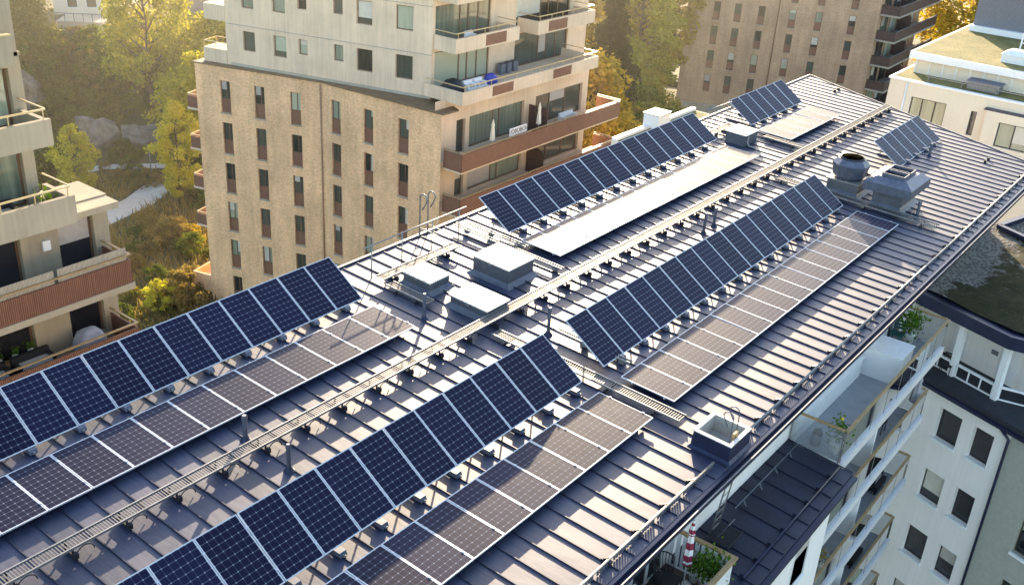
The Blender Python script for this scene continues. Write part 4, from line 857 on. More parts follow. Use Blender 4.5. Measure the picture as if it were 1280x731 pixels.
# ------------------------------------------------------------------ white building beyond the roof
def white_house():
    t = thing('white_building', (85, 14, GROUND), 'cream white building with yellow green sedum roofs beyond the far end of the metal roof', 'building')
    F = Fr((75, 22.7), (0, -1))
    if F.n.x > 0: F.flip()
    hs = [(1.72, 4.2, -20.6, -18.4), (5.9, 6.3, -20.2, -18.5)]
    m = MB(); m.facade(F, 0, 7.0, GROUND, -17.42, hs, .2); m.quad((75, 22.7, GROUND), (95, 22.7, GROUND), (95, 22.7, -17.42), (75, 22.7, -17.42))
    F2 = Fr((74.4, 22.7), (0, -1)).flip() if False else Fr((74.4, 22.7), (0, -1))
    if F2.n.x > 0: F2.flip()
    h2 = [(7.95, 11.0, -20.4, -18.72)]
    m.facade(F2, 7.0, 20, GROUND, -18.1, h2, .2); m.quad((75, 15.7, GROUND), (74.4, 15.7, GROUND), (74.4, 15.7, -18.1), (75, 15.7, -18.1)); m.facade(F, 7.0, 20, -18.1, -17.42, [], .1); m.build('wall', 'cream_plaster', t)
    window(t, F, 1.724, 4.196, -20.596, -18.404, .14, 'pane_light', 'frame_dark', .07, mull=(2.5, 3.4)); window(t, F, 5.904, 6.296, -20.196, -18.504, .12, 'pane_dark', 'frame_dark', .06); window(t, F2, 7.954, 10.996, -20.396, -18.724, .14, 'pane_light', 'frame_dark', .07, mull=(9.0,))
    m = MB(); m.box(6.8, 20, -.596, .0, -18.098, -18.02, F2); m.build('ledge', 'navy_metal', t)
    m = MB(); m.box(-.12, 20, -.25, .1, -17.41, -17.28, F); m.box(-.12, .1, -20, -.251, -17.41, -17.28, F); m.tube([F.p(1.25, .07, -17.5), F.p(1.25, .07, GROUND)], .06, 8); m.build('parapet_cap', 'white_paint', t)
    m = MB(); m.quad((75.26, 22.59, -17.3), (75.26, 3, -17.3), (95, 3, -17.3), (95, 22.59, -17.3)); m.build('lower_green_roof', 'sedum', t)
    m = MB(); m.prism([(77.6, 22.0), (77.6, 3), (96, 3), (96, 22.0)], -17.29, -16.25); m.build('setback_wall', 'cream_plaster', t)
    m = MB(); y = 21.9
    while y > 4: m.box(77.56, 77.597, y - .03, y + .03, -17.2, -16.26); y -= .95
    m.build('cladding_joint', 'white_paint', t)
    m = MB(); m.prism([(77.2, 22.4), (77.2, 3), (96, 3), (96, 22.4)], -16.245, -15.75); m.build('upper_fascia', 'white_paint', t)
    m = MB(); m.quad((77.4, 22.2, -15.745), (77.4, 3, -15.745), (96, 3, -15.745), (96, 22.2, -15.745)); m.build('upper_green_roof', 'sedum', t)
    m = MB(); m.prism([(89.5, 21.6), (89.2, 3), (99, 3), (99, 21.6)], -15.74, -12.4); m.build('plant_room', 'grey_box', t)
    m = MB(); m.prism([(89.3, 21.8), (89.0, 3), (99, 3), (99, 21.8)], -12.395, -11.9); m.box(89.0, 89.45, 3, 21.7, -15.738, -15.3); m.build('plant_room_trim', 'white_paint', t)
    m = MB(); m.quad((89.6, 21.5, -11.89), (89.3, 3, -11.89), (99, 3, -11.89), (99, 21.5, -11.89)); m.build('top_green_roof', 'sedum', t)
    # roof furniture
    h = thing('skylight_dome', (80.0, 15.6, -15.74), 'white box skylight on the sedum roof of the cream white building', 'skylight'); m = MB(); m.box(79.2, 80.9, 14.8, 16.7, -15.74, -15.2); m.build('curb', 'white_paint', h); m = MB(); m.hexa([(79.1, 14.7, -15.19), (81, 14.7, -15.19), (81, 16.8, -15.19), (79.1, 16.8, -15.19), (79.6, 15.2, -14.9), (80.5, 15.2, -14.9), (80.5, 16.3, -14.9), (79.6, 16.3, -14.9)]); m.build('dome', 'white_cloth', h)
    h = thing('roof_duct', (76.4, 16.6, -17.3), 'grey ventilation box on the lower sedum strip of the cream white building', 'duct box'); m = MB(); m.box(75.9, 77.0, 15.6, 17.7, -17.28, -16.75); m.build('box', 'galv', h); m = MB(); m.box(75.8, 77.1, 15.5, 17.8, -16.748, -16.7); m.build('lid', 'galv_dark', h)
    h = thing('guard_railing', (83, 15.5, -15.74), 'pale tubular guard frame on the sedum roof of the cream white building', 'railing'); m = MB()
    for y in (14.2, 16.4): m.bar((83, y, -15.74), (83, y, -14.2), .1)
    m.build('post', 'white_paint', h); m = MB(); m.bar((83, 14.2, -14.2), (83, 16.4, -14.2), .1); m.bar((83, 14.2, -14.9), (83, 16.4, -14.9), .08); m.build('rail', 'white_paint', h)
    h = thing('roof_rail', (75.7, 14, -17.3), 'thin rail along the edge of the lower sedum strip of the cream white building', 'railing'); m = MB(); m.bar((75.7, 4, -16.95), (75.7, 20.5, -16.95), .05); m.build('rail', 'galv', h); m = MB()
    for y in np.arange(4.2, 20.5, 2.3): m.bar((75.7, y, -17.3), (75.7, y, -16.95), .05)
    m.build('post', 'galv', h)
white_house()

# low annex with a sedum roof and parapet between the blocks
t = thing('low_annex', (48, 25, GROUND), 'low annex with sedum roof and white parapet between the metal roof and the trees', 'building')
m = MB(); m.prism([(47, 22.1), (56, 22.2), (56, 28.4), (47, 28.4)], GROUND, -17.3); m.build('wall', 'cream_plaster', t); m = MB(); m.quad((47.1, 22.2, -17.295), (55.9, 22.3, -17.295), (55.9, 28.1, -17.295), (47.1, 28.1, -17.295)); m.build('green_roof', 'sedum', t)
m = MB(); m.box(47, 56, 28.1, 28.38, -17.29, -17.12); m.build('parapet_cap', 'white_paint', t)
h = thing('ventilation_box', (51.2, 27.9, -17.3), 'white ventilation box on the parapet of the low annex beside the trees', 'duct box'); m = MB(); m.box(50.6, 51.9, 27.6, 28.6, -17.29, -16.5); m.build('box', 'white_paint', h); m = MB(); m.box(50.55, 51.95, 27.55, 28.65, -16.498, -16.45); m.build('lid', 'galv', h)

# ------------------------------------------------------------------ brown brick block behind
def back_block():
    t = thing('brick_apartment_block', (128, 55, GROUND), 'shaded brown brick apartment block with narrow windows and stacked balconies in the background', 'building')
    A, B = (118.9, 58.7), (125.1, 43.8); d = V((B[0] - A[0], B[1] - A[1], 0)).normalized(); F = Fr(A, (d.x, d.y))
    if F.n.x > 0: F.flip()
    cols = [(0, -25.3), (2.55, -25.2), (5.4, -25.1), (9.1, -25.0), (12.2, -25.0), (16.1, -25)]; a0, a1 = -3.6, 19.0; zt = -12.0
    hs = []
    for a, _ in cols:
        for k in range(-4, 4): hs.append((a - .42, a + .42, -25.0 - 3 * k, -22.75 - 3 * k))
    hs = [h for h in hs if h[3] < zt - .2]
    m = MB(); m.facade(F, a0, a1, GROUND, zt, hs, .2); m.quad(F.p(a0, 0, GROUND), F.p(a0, -14, GROUND), F.p(a0, -14, zt), F.p(a0, 0, zt)); e = F.p(a1, 0, 0) + V((17, .34, 0)); m.quad(F.p(a1, 0, GROUND), (e.x, e.y, GROUND), (e.x, e.y, zt), F.p(a1, 0, zt)); m.quad(F.p(a0, 0, zt), F.p(a1, 0, zt), (e.x, e.y, zt), F.p(a0, -16, zt)); m.build('wall', 'brick_far', t)
    for h in hs: window(t, F, h[0] + .004, h[1] - .004, h[2] + .004, h[3] - .004, .14, random.choice(['pane', 'pane', 'pane_light']), 'frame_brown', .06, .95, sill='concrete_grey')
    m = MB(); m.tube([F.p(7.4, .08, GROUND), F.p(7.4, .08, zt)], .06, 6); m.build('downpipe', 'frame_brown', t)
    m = MB(); m.box(a0 - .2, a1, .01, .3, GROUND, -35.6, F); m.build('plinth', 'concrete_grey', t)
    G = Fr(F.p(a1, 0, 0)[:2], (1, .02))
    if G.n.dot(F.t) < 0: G.flip()
    for k in range(-4, 4):
        z = -25.15 - 3 * k
        if z > zt - 2: continue
        m = MB(); m.box(.4, 17, .01, 2.3, z - .32, z - .1, G); b = m.build('balcony', 'concrete_grey', t)
        m = MB(); m.box(.4, 17, 2.24, 2.3, z - .098, z + 1.0, G); m.box(.4, .46, .01, 2.239, z - .098, z + 1.0, G); m.build('balcony_panel', 'brown_dark', b)
        m = MB(); m.bar(G.p(.43, 2.27, z + 1.07), G.p(17, 2.27, z + 1.07), .12, .06); m.build('handrail', 'galv', b)
        for a in (1.2, 4.6, 8.6, 11.8): window(t, G, a, a + 2.6, z, z + 2.5, -.06, random.choice(['pane', 'pane_light']), 'frame_brown', .09, mull=(a + 1.3,))
        m = MB(); m.box(7.6, 7.68, .02, 1.7, z, z + 1.9, G); m.build('privacy_screen', 'brown_dark', b)
    H = Fr(F.p(a0, 0, 0)[:2], (-F.n.x, -F.n.y))
    if H.n.dot(F.t) > 0: H.flip()
    for k in range(-3, 4):
        z = -25.15 - 3 * k
        m = MB(); m.box(.5, 4, .01, 1.6, z - .2, z, H); b = m.build('side_balcony', 'concrete_grey', t); m = MB(); m.box(.5, .56, .01, 1.6, z + .003, z + .85, H); m.box(.56, 4, 1.54, 1.6, z + .003, z + .85, H); m.build('balcony_panel', 'brown_dark', b)
        m = MB(); m.bar(H.p(.53, .0, z + 1.1), H.p(.53, 1.57, z + 1.1), .07); m.bar(H.p(.53, 1.57, z + 1.1), H.p(4, 1.57, z + 1.1), .07); m.build('handrail', 'gilt_rail', b)
back_block()

# ------------------------------------------------------------------ hillside houses
t = thing('hill_house', (66, 118, -30), 'pale rendered house on a retaining wall at the top of the slope', 'house')
m = MB(); m.prism([(63.2, 113.2), (66.6, 109.4), (78, 118), (74, 123)], -36, -27.4); m.build('retaining_wall', 'concrete', t)
m = MB(); m.prism([(64.8, 116.2), (69.6, 112.4), (76, 119), (71, 124)], -27.395, -20.5); m.build('house_wall', 'cream_plaster', t)
F = Fr((64.8, 116.2), (4.8, -3.8))
if F.n.x > 0: F.flip()
for a in (1.5, 3.6): window(t, F, a, a + 1.2, -26.6, -25.2, -.06, 'pane', 'frame_white', .08)
m = MB(); m.prism([(64.4, 116.3), (69.6, 111.9), (76.5, 119), (71, 124.5)], -20.495, -20.0); m.build('roof', 'ledge', t)
m = MB(); m.bar((63.2, 113.2, -26.5), (66.6, 109.4, -26.5), .06); m.bar((66.6, 109.4, -26.5), (78, 118, -26.5), .06)
for f in np.linspace(0, 1, 6): m.bar((63.2 + 3.4 * f, 113.2 - 3.8 * f, -27.39), (63.2 + 3.4 * f, 113.2 - 3.8 * f, -26.5), .05)
m.build('terrace_rail', 'galv_dark', t)
t = thing('grey_hall', (90, 112, -32), 'long low grey hall with a pale roof edge behind the maples', 'building'); m = MB(); m.prism([(77, 110.5), (84.5, 96), (104, 106), (96, 122)], -38, -25.6); m.build('wall', 'grey_box', t); m = MB(); m.prism([(76.8, 110.5), (84.5, 95.6), (104.4, 106), (96, 122.3)], -25.595, -25.1); m.build('roof_edge', 'white_paint', t)
m = MB()
for f in (.15, .4, .65, .9): m.box(-.5, .5, -.01, .03, -28.5, -27., Fr((77 + 7.5 * f, 110.5 - 14.5 * f), (7.5, -14.5)).flip() if False else Fr((77 + 7.5 * f, 110.5 - 14.5 * f), (7.5, -14.5)))
m.build('vent_panel', 'grey_box', t)

# ------------------------------------------------------------------ terrain
def sm(x): x = max(0., min(1., x)); return x * x * (3 - 2 * x)
UX, UY = math.cos(R(58)), math.sin(R(58))
def gz(x, y):
    u = x * UX + y * UY; s = -x * UY + y * UX            # s>0 to the left of the 58 degree line
    side = sm((s + 26) / 16)
    h = 8.6 * sm((u - 108) / 20) * side
    h += .5 * math.sin(x * .31) * math.sin(y * .27) * sm((u - 96) / 10) * side
    return GROUND + h
def grid(name, x0, x1, y0, y1, n, mat, kind, label=None, cat=None, dz=0.):
    me = bpy.data.meshes.new(name); vs = [(x0 + (x1 - x0) * i / n, y0 + (y1 - y0) * j / n) for j in range(n + 1) for i in range(n + 1)]
    me.from_pydata([(x, y, gz(x, y) + dz) for x, y in vs], [], [(j * (n + 1) + i, j * (n + 1) + i + 1, (j + 1) * (n + 1) + i + 1, (j + 1) * (n + 1) + i) for j in range(n) for i in range(n)])
    me.polygons.foreach_set('use_smooth', [True] * len(me.polygons)); me.materials.append(M[mat]); o = bpy.data.objects.new(name, me); C.objects.link(o); tag(o, label, cat, None, kind); return o
grid('ground', -700, 900, -700, 900, 400, 'ground', 'structure')
def ribbon(name, pts, w, mat, lift=.06):
    m = MB(); L = []; Rr = []
    for k, p in enumerate(pts):
        a = V(pts[max(k - 1, 0)]); b = V(pts[min(k + 1, len(pts) - 1)]); d = (b - a).normalized(); s = V((-d.y, d.x)) * w / 2
        L.append((p[0] + s.x, p[1] + s.y, gz(p[0], p[1]) + lift)); Rr.append((p[0] - s.x, p[1] - s.y, gz(p[0], p[1]) + lift))
    for k in range(len(pts) - 1): m.quad(Rr[k], Rr[k + 1], L[k + 1], L[k])
    return m.build(name, mat, None, kind='structure')
ribbon('path', [(20, 82), (36, 79.5), (46, 79.6), (51, 81), (55, 83.2), (62, 88), (72, 92)], 3.0, 'path')
ribbon('footpath', [(30, 96), (45, 92.2), (53.5, 90.6), (57.6, 86.7), (61, 86), (70, 88)], 1.5, 'path', .10)

# ------------------------------------------------------------------ vegetation
def leaves(centers, radii, n, size, flat=.75, up=0.):
    """n leaf quads scattered in ellipsoid clumps"""
    k = rng.integers(0, len(centers), n); c = np.asarray(centers)[k]; r = np.asarray(radii)[k]
    p = rng.normal(0, 1, (n, 3)); p /= np.linalg.norm(p, axis=1)[:, None]; p *= (rng.random(n) ** .45)[:, None]; p = c + p * r
    u = rng.normal(0, 1, (n, 3)); u[:, 2] *= flat; u[:, 2] += up; u /= np.linalg.norm(u, axis=1)[:, None]; w = rng.normal(0, 1, (n, 3)); v = np.cross(u, w); v /= np.linalg.norm(v, axis=1)[:, None] + 1e-9
    s = (size * (.6 + .8 * rng.random(n)))[:, None]; q = np.stack([p - u * s, p + v * s * .55, p + u * s, p - v * s * .55], 1).reshape(-1, 3); return q
def leafmesh(name, q, mat):
    n = len(q) // 4; me = bpy.data.meshes.new(name); me.vertices.add(len(q)); me.vertices.foreach_set('co', q.ravel()); me.loops.add(len(q)); me.loops.foreach_set('vertex_index', np.arange(len(q))); me.polygons.add(n)
    me.polygons.foreach_set('loop_start', np.arange(0, 4 * n, 4)); me.polygons.foreach_set('loop_total', np.full(n, 4)); me.update(); me.validate(); me.materials.append(M[mat]); return me
def tree_meshes(kind, H, rad, nclump, nleaf, size, mat, trunk_r=.14, base=.25):
    """crown and trunk meshes for a tree of height H with crown radius rad"""
    cs, rs = [], []; m = MB(); top = H * .97; tr = [(0, 0, -.4)]
    for k in range(1, 7): f = k / 6; tr.append((rng.normal(0, .015 * H) * f, rng.normal(0, .015 * H) * f, top * f * .93))
    m.tube(tr, [trunk_r * (1.15 - .98 * k / 6) for k in range(7)], 8)
    for i in range(nclump):
        f = base + (1 - base) * (i + rng.random()) / nclump
        if kind == 'cone': prof = 1.02 - f
        elif kind == 'birch': prof = math.sin(math.pi * min(1, (f - base) / (1 - base) * .86 + .12)) * .95 + .05
        elif kind == 'column': prof = .75 + .25 * math.sin(math.pi * f)
        else: prof = max(.12, 1 - abs((f - base) / (1 - base) - .42) ** 2 * 2.6)
        a = rng.random() * 2 * math.pi; rr = rad * prof * (.35 + .65 * math.sqrt(rng.random())) * rng.uniform(.75, 1.2); cz = H * f
        c = (rr * math.cos(a), rr * math.sin(a), cz); cs.append(c); k = rad * rng.uniform(.2, .42) * (.55 + .45 * prof); rs.append((k, k, k * rng.uniform(.55, .95)))
        if i % 2 == 0:
            zz = max(.15 * H, cz - rad * .5 * rng.uniform(.5, 1)); j = min(5, int(zz / (top * .93) * 6)); s_ = tr[j + 1 if j < 6 else j]
            m.tube([(s_[0], s_[1], min(zz, s_[2])), (c[0] * .5, c[1] * .5, zz + (cz - zz) * .45), c], [trunk_r * .42, trunk_r * .22, trunk_r * .08], 5, caps=False)
    q = leaves(cs, rs, nleaf, size)
    me = leafmesh('crown', q, mat); o = m.build('trunk', 'bark'); tm = o.data; bpy.data.objects.remove(o); return me, tm
TK = {}
def tree(proto, x, y, zb, s, label, cat='tree', group=None, mat=None, name='deciduous_tree', rz=None, sz=1.):
    cm, tm = TK[proto]; t = thing(name, (x, y, zb), label, cat, group); t.scale = (s, s, s * sz); t.rotation_euler.z = random.random() * 6.28 if rz is None else rz
    for nm, me in (('crown', cm), ('trunk', tm)):
        o = bpy.data.objects.new(nm, me); C.objects.link(o); o.parent = t
        if nm == 'crown' and mat: o.material_slots[0].link = 'OBJECT'; o.material_slots[0].material = M[mat]
    return t
TK['birch'] = tree_meshes('birch', 10, 2.1, 70, 9000, .13, 'leaf_yellowgreen', .12, .12)
TK['maple'] = tree_meshes('round', 12, 4.2, 80, 12000, .19, 'leaf_yellowgreen', .2, .22)
TK['oak'] = tree_meshes('round', 10, 4.0, 90, 13000, .17, 'leaf_green', .2, .15)
TK['cone'] = tree_meshes('cone', 14, 3.4, 110, 14000, .17, 'leaf_dark', .2, .06)
TK['column'] = tree_meshes('column', 16, 3.4, 90, 11000, .2, 'leaf_yellowgreen', .2, .3)
TK['small'] = tree_meshes('round', 6, 2.0, 46, 5000, .12, 'leaf_yellowgreen', .07, .15)
TK['sapling'] = tree_meshes('round', 3.0, 1.15, 26, 1500, .10, 'leaf_yellowgreen', .03, .3)
TK['bush1'] = tree_meshes('round', 2.6, 2.0, 30, 4200, .12, 'leaf_olive', .05, .05)
TK['bush2'] = tree_meshes('round', 1.9, 1.6, 26, 3200, .10, 'leaf_green', .04, .03)
TK['bush3'] = tree_meshes('round', 1.5, 1.2, 22, 2200, .09, 'leaf_dry', .03, .03)
tree('birch', 53.7, 78.4, -37.4, 1.0, 'slender bright yellow green birch left of the brick tower', name='birch_tree', mat='leaf_sun_painted')
tree('small', 47.7, 85.6, -37.0, 1.12, 'small yellow green tree beside the left concrete terrace', mat='leaf_sun_painted')
tree('sapling', 38.9, 60.6, -37.1, 1.0, 'little pale leaved sapling behind the near left panel row', mat='leaf_sun_painted')
tree('maple', 63.5, 96.5, -35.0, 1.0, 'tall yellow green maple in front of the hill house', name='maple_tree', sz=1.45)
tree('maple', 60.8, 83.5, -36.8, .95, 'bushy yellow green maple behind the left corner of the tower', name='maple_tree')
tree('oak', 70.0, 92.5, -35.9, 1.2, 'broad yellowing tree between the grey hall and the tower', mat='leaf_yellowgreen')
tree('oak', 57.0, 108.5, -32.8, .95, 'rounded olive green tree on the slope at the far left', mat='leaf_olive'); tree('oak', 52.5, 113.5, -30.5, .95, 'dark green tree at the top left above the concrete house')
tree('maple', 60.5, 124.5, -29.3, .9, 'golden tree beside the hill house at the top left edge', mat='leaf_gold', name='maple_tree')
# wood behind the tower
for x, y, pk, s, l, mt in ((86.5, 53.2, 'cone', 1.42, 'tall dark conifer behind the far end of the tower', None), (78.6, 50.4, 'maple', 1.28, 'golden maple touching the right edge of the tower terraces', 'leaf_gold'),
        (103, 60, 'column', 1.25, 'tall pale green tree in the sun beside the dark conifer', None), (107.5, 63.5, 'column', 1.25, 'tall yellow green tree with a bare dark stem near the brown block', None), (99.5, 64, 'column', 1.3, 'tall sunlit tree behind the dark conifer', 'leaf_gold'),
        (99, 56.0, 'oak', .95, 'orange tinted tree against the side balconies of the brown block', 'leaf_gold'), (76.0, 45.6, 'maple', .95, 'low golden tree right behind the tower balcony end', 'leaf_gold'), (82.6, 46.2, 'oak', 1.1, 'bushy green willow like tree left of the brown block', 'leaf_green'),
        (86, 48.2, 'oak', .8, 'olive tree at the foot of the brown block', 'leaf_olive'), (91, 51.5, 'oak', 1.0, 'mid green tree between the conifer and the brown block', 'leaf_green'), (116, 64, 'column', 1.3, 'distant yellow tree at the top of the gap between the blocks', 'leaf_gold'),
        (96, 58, 'maple', 1.1, 'warm green tree below the tall pale ones', None), (93, 62, 'oak', 1.2, 'dense green tree partly behind the conifer', 'leaf_green'), (72, 44, 'oak', .8, 'low dark green tree beneath the tower balcony end', 'leaf_olive'), (124, 72, 'column', 1.4, 'far pale tree at the very top of the gap', None),
        (79, 41.5, 'maple', .78, 'low orange tree beyond the white ventilation box', 'leaf_gold'), (70, 38.5, 'oak', .7, 'low yellow tree right behind the annex parapet', 'leaf_gold')):
    tree(pk, x, y, -37.2, s, l, mat=mt)
tree('maple', 152, 36.5, -37, 1.8, 'big golden autumn tree between the brown block and the cream white building', mat='leaf_gold', name='maple_tree'); tree('maple', 150, 24, -37, 1.6, 'golden autumn tree farther right behind the sedum roof', mat='leaf_gold', name='maple_tree')
# slope thicket
cnt = 0
occupied = [(53.7, 78.4), (47.7, 85.6)]
for k in range(2500):
    a = random.uniform(47, 70); r = random.uniform(98, 128); x, y = r * math.cos(R(a)), r * math.sin(R(a))
    if r > 124.5 and 55.5 < a < 65 or r < 99 or r < 109.5 and 55 < a < 61.5 and random.random() < .6 or min(math.hypot(x - p, y - q) for p, q in ((53, 104.5), (56.3, 95.8), (60.3, 94))) < 3.4 or len([1 for p, q in occupied[2:] if math.hypot(x - p, y - q) < 1.5]): continue
    occupied.append((x, y))
    cnt += 1
    if cnt > 230: break
    low = r < 109.5 and 55 < a < 61.5; pk = 'bush3' if low else random.choice(['bush1', 'bush1', 'bush2', 'bush2', 'bush3']); tree(pk, x, y, gz(x, y) - .15, random.uniform(.5, .9) if low else random.uniform(.9, 1.7), 'bushy olive or green shrub in the dense thicket covering the rocky slope', 'shrub', 'shrubs of the slope thicket', name='shrub', mat=random.choice([None, None, 'leaf_olive', 'leaf_green']))
cnt = 0
for k in range(600):
    x, y = random.uniform(30, 62), random.uniform(58, 92)
    if y < 60.5 + max(0, (x - 40)) * .75 or (x < 26) or abs(y - (79.6 + max(0, x - 47) * .45)) < 3.4 or (y < 79 and y > 72 and x < 46) or abs(y - (91.5 - max(0, x - 53) * .9)) < 1.6: continue
    if x > 42.5 and y < 63.5: continue
    cnt += 1
    if cnt > 75: break
    tree(random.choice(['bush2', 'bush3', 'bush3', 'bush1']), x, y, -37.1, random.uniform(.55, 1.05), 'low golden or green shrub in the overgrown meadow between the buildings', 'shrub', 'shrubs of the meadow', name='shrub', mat=random.choice(['leaf_dry', 'leaf_dry', 'leaf_olive', 'leaf_green', 'leaf_gold']))
# meadow grass
n = 26000; gx = rng.uniform(26, 66, n); gy = rng.uniform(55, 104, n); keep = (gx * UX + gy * UY < 103) & (np.abs(gy - (79.6 + np.maximum(0, gx - 47) * .45)) > 1.7) & (np.abs(gy - (91.6 - np.maximum(0, gx - 53) * .95)) > 1.0); gx, gy = gx[keep], gy[keep]
P = np.stack([gx, gy, np.array([gz(a, b) for a, b in zip(gx, gy)])], 1); n = len(P); d = rng.normal(0, .22, (n, 3)); d[:, 2] = rng.uniform(.3, .85, n); w = rng.normal(0, 1, (n, 3)); w[:, 2] = 0; w /= np.linalg.norm(w, axis=1)[:, None]; w *= .07
o = bpy.data.objects.new('meadow_grass', leafmesh('meadow_grass', np.stack([P - w, P + w, P + d + w * .3, P + d - w * .3], 1).reshape(-1, 3), 'leaf_dry')); C.objects.link(o); tag(o, 'dry golden grass growing across the meadow below the tower', 'grass', None, 'stuff')
# rocks
def rock(x, y, z, sx, sy, sz, label, seed):
    import bmesh
    from mathutils import noise as mn
    bm = bmesh.new(); bmesh.ops.create_icosphere(bm, subdivisions=5, radius=1); r = np.random.default_rng(seed); pl = [(V(r.normal(0, 1, 3)).normalized(), r.uniform(.45, .8)) for _ in range(22)]; o_ = V(r.uniform(0, 50, 3))
    for v in bm.verts:
        p = v.co.copy()
        for nrm, dd in pl:
            e = p.dot(nrm) - dd
            if e > 0: p -= nrm * e * .95
        q = V((p.x * sx, p.y * sy, p.z * sz)); w_ = V((q.x * .9 + q.z * .5, q.y * .9, q.z * .45 - q.x * .3)) + o_
        c = mn.voronoi(w_ * .55)[0]; q *= 1 + .38 * (min(c[1] - c[0], .5) - .25) + .10 * mn.fractal(w_ * 1.6, 1., 2., 5); v.co = q
    me = bpy.data.meshes.new('boulder'); bm.to_mesh(me); bm.free(); me.materials.append(M['rock']); o = bpy.data.objects.new('boulder', me); C.objects.link(o); o.location = (x, y, z); tag(o, label, 'rock')
rock(52.6, 103.0, -33.6, 4.6, 3.0, 6.0, 'steep grey rock face behind the left concrete terrace', 3); rock(56.3, 95.8, -36.3, 3.6, 2.4, 3.6, 'jagged grey boulder at the foot of the slope, left of two', 5); rock(60.3, 93.4, -36.4, 3.2, 2.2, 3.3, 'jagged grey boulder at the foot of the slope, right of two', 8); rock(66.0, 96.0, -34.0, 2.6, 2.2, 2.6, 'grey outcrop among shrubs beside the tower', 12)
t = thing('street_lamp', (55.1, 84.9, -37), 'thin grey street lamp beside the footpath', 'street lamp'); m = MB(); m.tube([(55.1, 84.9, -37), (55.1, 84.9, -33.4)], [.06, .04], 8); m.build('pole', 'galv', t); m = MB(); m.tube([(55.1, 84.9, -33.4), (54.9, 85.1, -33.2), (54.6, 85.4, -33.2)], [.035, .04, .07], 8); m.build('lamp_head', 'galv', t)

# ------------------------------------------------------------------ things on the south balconies
zt = -17.28
parasol_closed('parasol', 18.5, 7.85, zt, 1.95, 'burgundy', 'furled red and white striped parasol on the near roof terrace', 'white_cloth', .12)
t = thing('wicker_chair', (17.95, 8.12, zt), 'black spindle backed armchair on the near roof terrace', 'chair'); m = MB(); m.box(17.65, 18.25, 7.77, 8.37, zt + .40, zt + .46)
m.build('seat', 'black', t)
for sx in (17.68, 18.22):
    for sy in (7.80, 8.34): m = MB(); m.tube([(sx, sy, zt), (sx, sy, zt + .399)], .018, 6); m.build('leg', 'black', t)
m = MB(); pts = []
for u in np.linspace(-.2, math.pi + .2, 15): p = (17.95 + .33 * math.cos(u), 8.14 + .3 * math.sin(u), zt + .92 + .1 * math.sin(u)); pts.append(p); m.tube([(17.95 + .29 * math.cos(u), 8.12 + .25 * math.sin(u), zt + .461), p], .011, 5)
m.tube(pts, .02, 6); m.build('backrest', 'black', t)
t = thing('side_table', (17.3, 8.05, zt), 'round pale side table on the near roof terrace', 'table'); m = MB(); m.lathe((17.3, 8.05, zt), [(.01, .5), (.32, .5), (.32, .53), (.01, .53)], 24); m.build('table_top', 'white_paint', t); m = MB(); m.lathe((17.3, 8.05, zt), [(.18, 0), (.18, .03), (.03, .06), (.03, .499)], 12); m.build('pedestal', 'galv', t)
t = thing('deck_chair', (16.5, 7.9, zt), 'deck chair with white and dark striped fabric on the near roof terrace', 'chair'); m = MB()
for i in range(6): f0, f1 = i / 6, (i + 1) / 6; m.m = i % 2; q = lambda f: (8.35 - .9 * f, zt + .85 - .55 * f); a, b = q(f0), q(f1); m.quad((16.25, a[0], a[1]), (16.9, a[0], a[1]), (16.9, b[0], b[1]), (16.25, b[0], b[1]))
m.build('fabric', ['white_cloth', 'grey_box'], t); m = MB()
for x in (16.23, 16.92): m.bar((x, 8.38, zt + .88), (x, 7.2, zt + .1), .035); m.bar((x, 7.9, zt + .55), (x, 8.3, zt), .035); m.bar((x, 7.2, zt), (x, 7.2, zt + .12), .035)
m.build('frame', 'black', t)
potplant(18.72, 7.35, zt, .22, .8, 'bushy green tub plant in the corner of the near roof terrace', leafmat='leaf_pot', n=420); potplant(18.82, 7.75, zt, .14, .6, 'leafy tub plant beside the furled parasol', n=160); potplant(18.85, 7.08, zt, .1, .62, 'small white flowering plant at the terrace rail', flower='white_pot', n=120)
potplant(26.6, 7.3, zt, .2, .85, 'tall thin sunflower plant at the near corner of the glass balcony', flower='yellow', n=120); potplant(26.95, 7.25, zt, .17, .6, 'small leafy plant next to the sunflower on the glass balcony', n=130)
potplant(35.0, 8.0, zt, .25, .95, 'bushy green plant at the far end of the glass balcony', n=500)
for i, (x, y) in enumerate(((26.6, 7.9), (27.0, 8.0))):
    t = thing('watering_can', (x, y, zt), ('black round pot' if i else 'grey watering pot') + ' on the near end of the glass balcony floor', 'pot'); m = MB(); m.lathe((x, y, zt), [(.14, 0), (.17, .12), (.13, .24), (.1, .22)], 14); m.build('body', 'black' if i else 'galv_dark', t); m = MB(); m.tube([(x + .15, y, zt + .1), (x + .25, y, zt + .22)], .02, 6); m.build('spout', 'black', t)
t = thing('storage_box', (32.3, 8.0, zt), 'large pale blue grey storage box on the glass balcony', 'box'); m = MB(); m.box(31.75, 33.0, 7.25, 8.55, zt, zt + .98); m.build('body', 'white_paint', t); m = MB(); m.box(31.72, 33.03, 7.22, 8.57, zt + .981, zt + 1.02); m.build('lid', 'white_cloth', t)
t = thing('round_table', (34.0, 8.0, zt), 'dark green round table on the glass balcony', 'table'); m = MB(); m.lathe((34.0, 8.0, zt), [(.01, .7), (.5, .7), (.5, .73), (.01, .73)], 24); m.build('table_top', 'teal', t); m = MB(); m.lathe((34.0, 8.0, zt), [(.25, 0), (.25, .03), (.03, .06), (.03, .699)], 12); m.build('pedestal', 'teal', t)
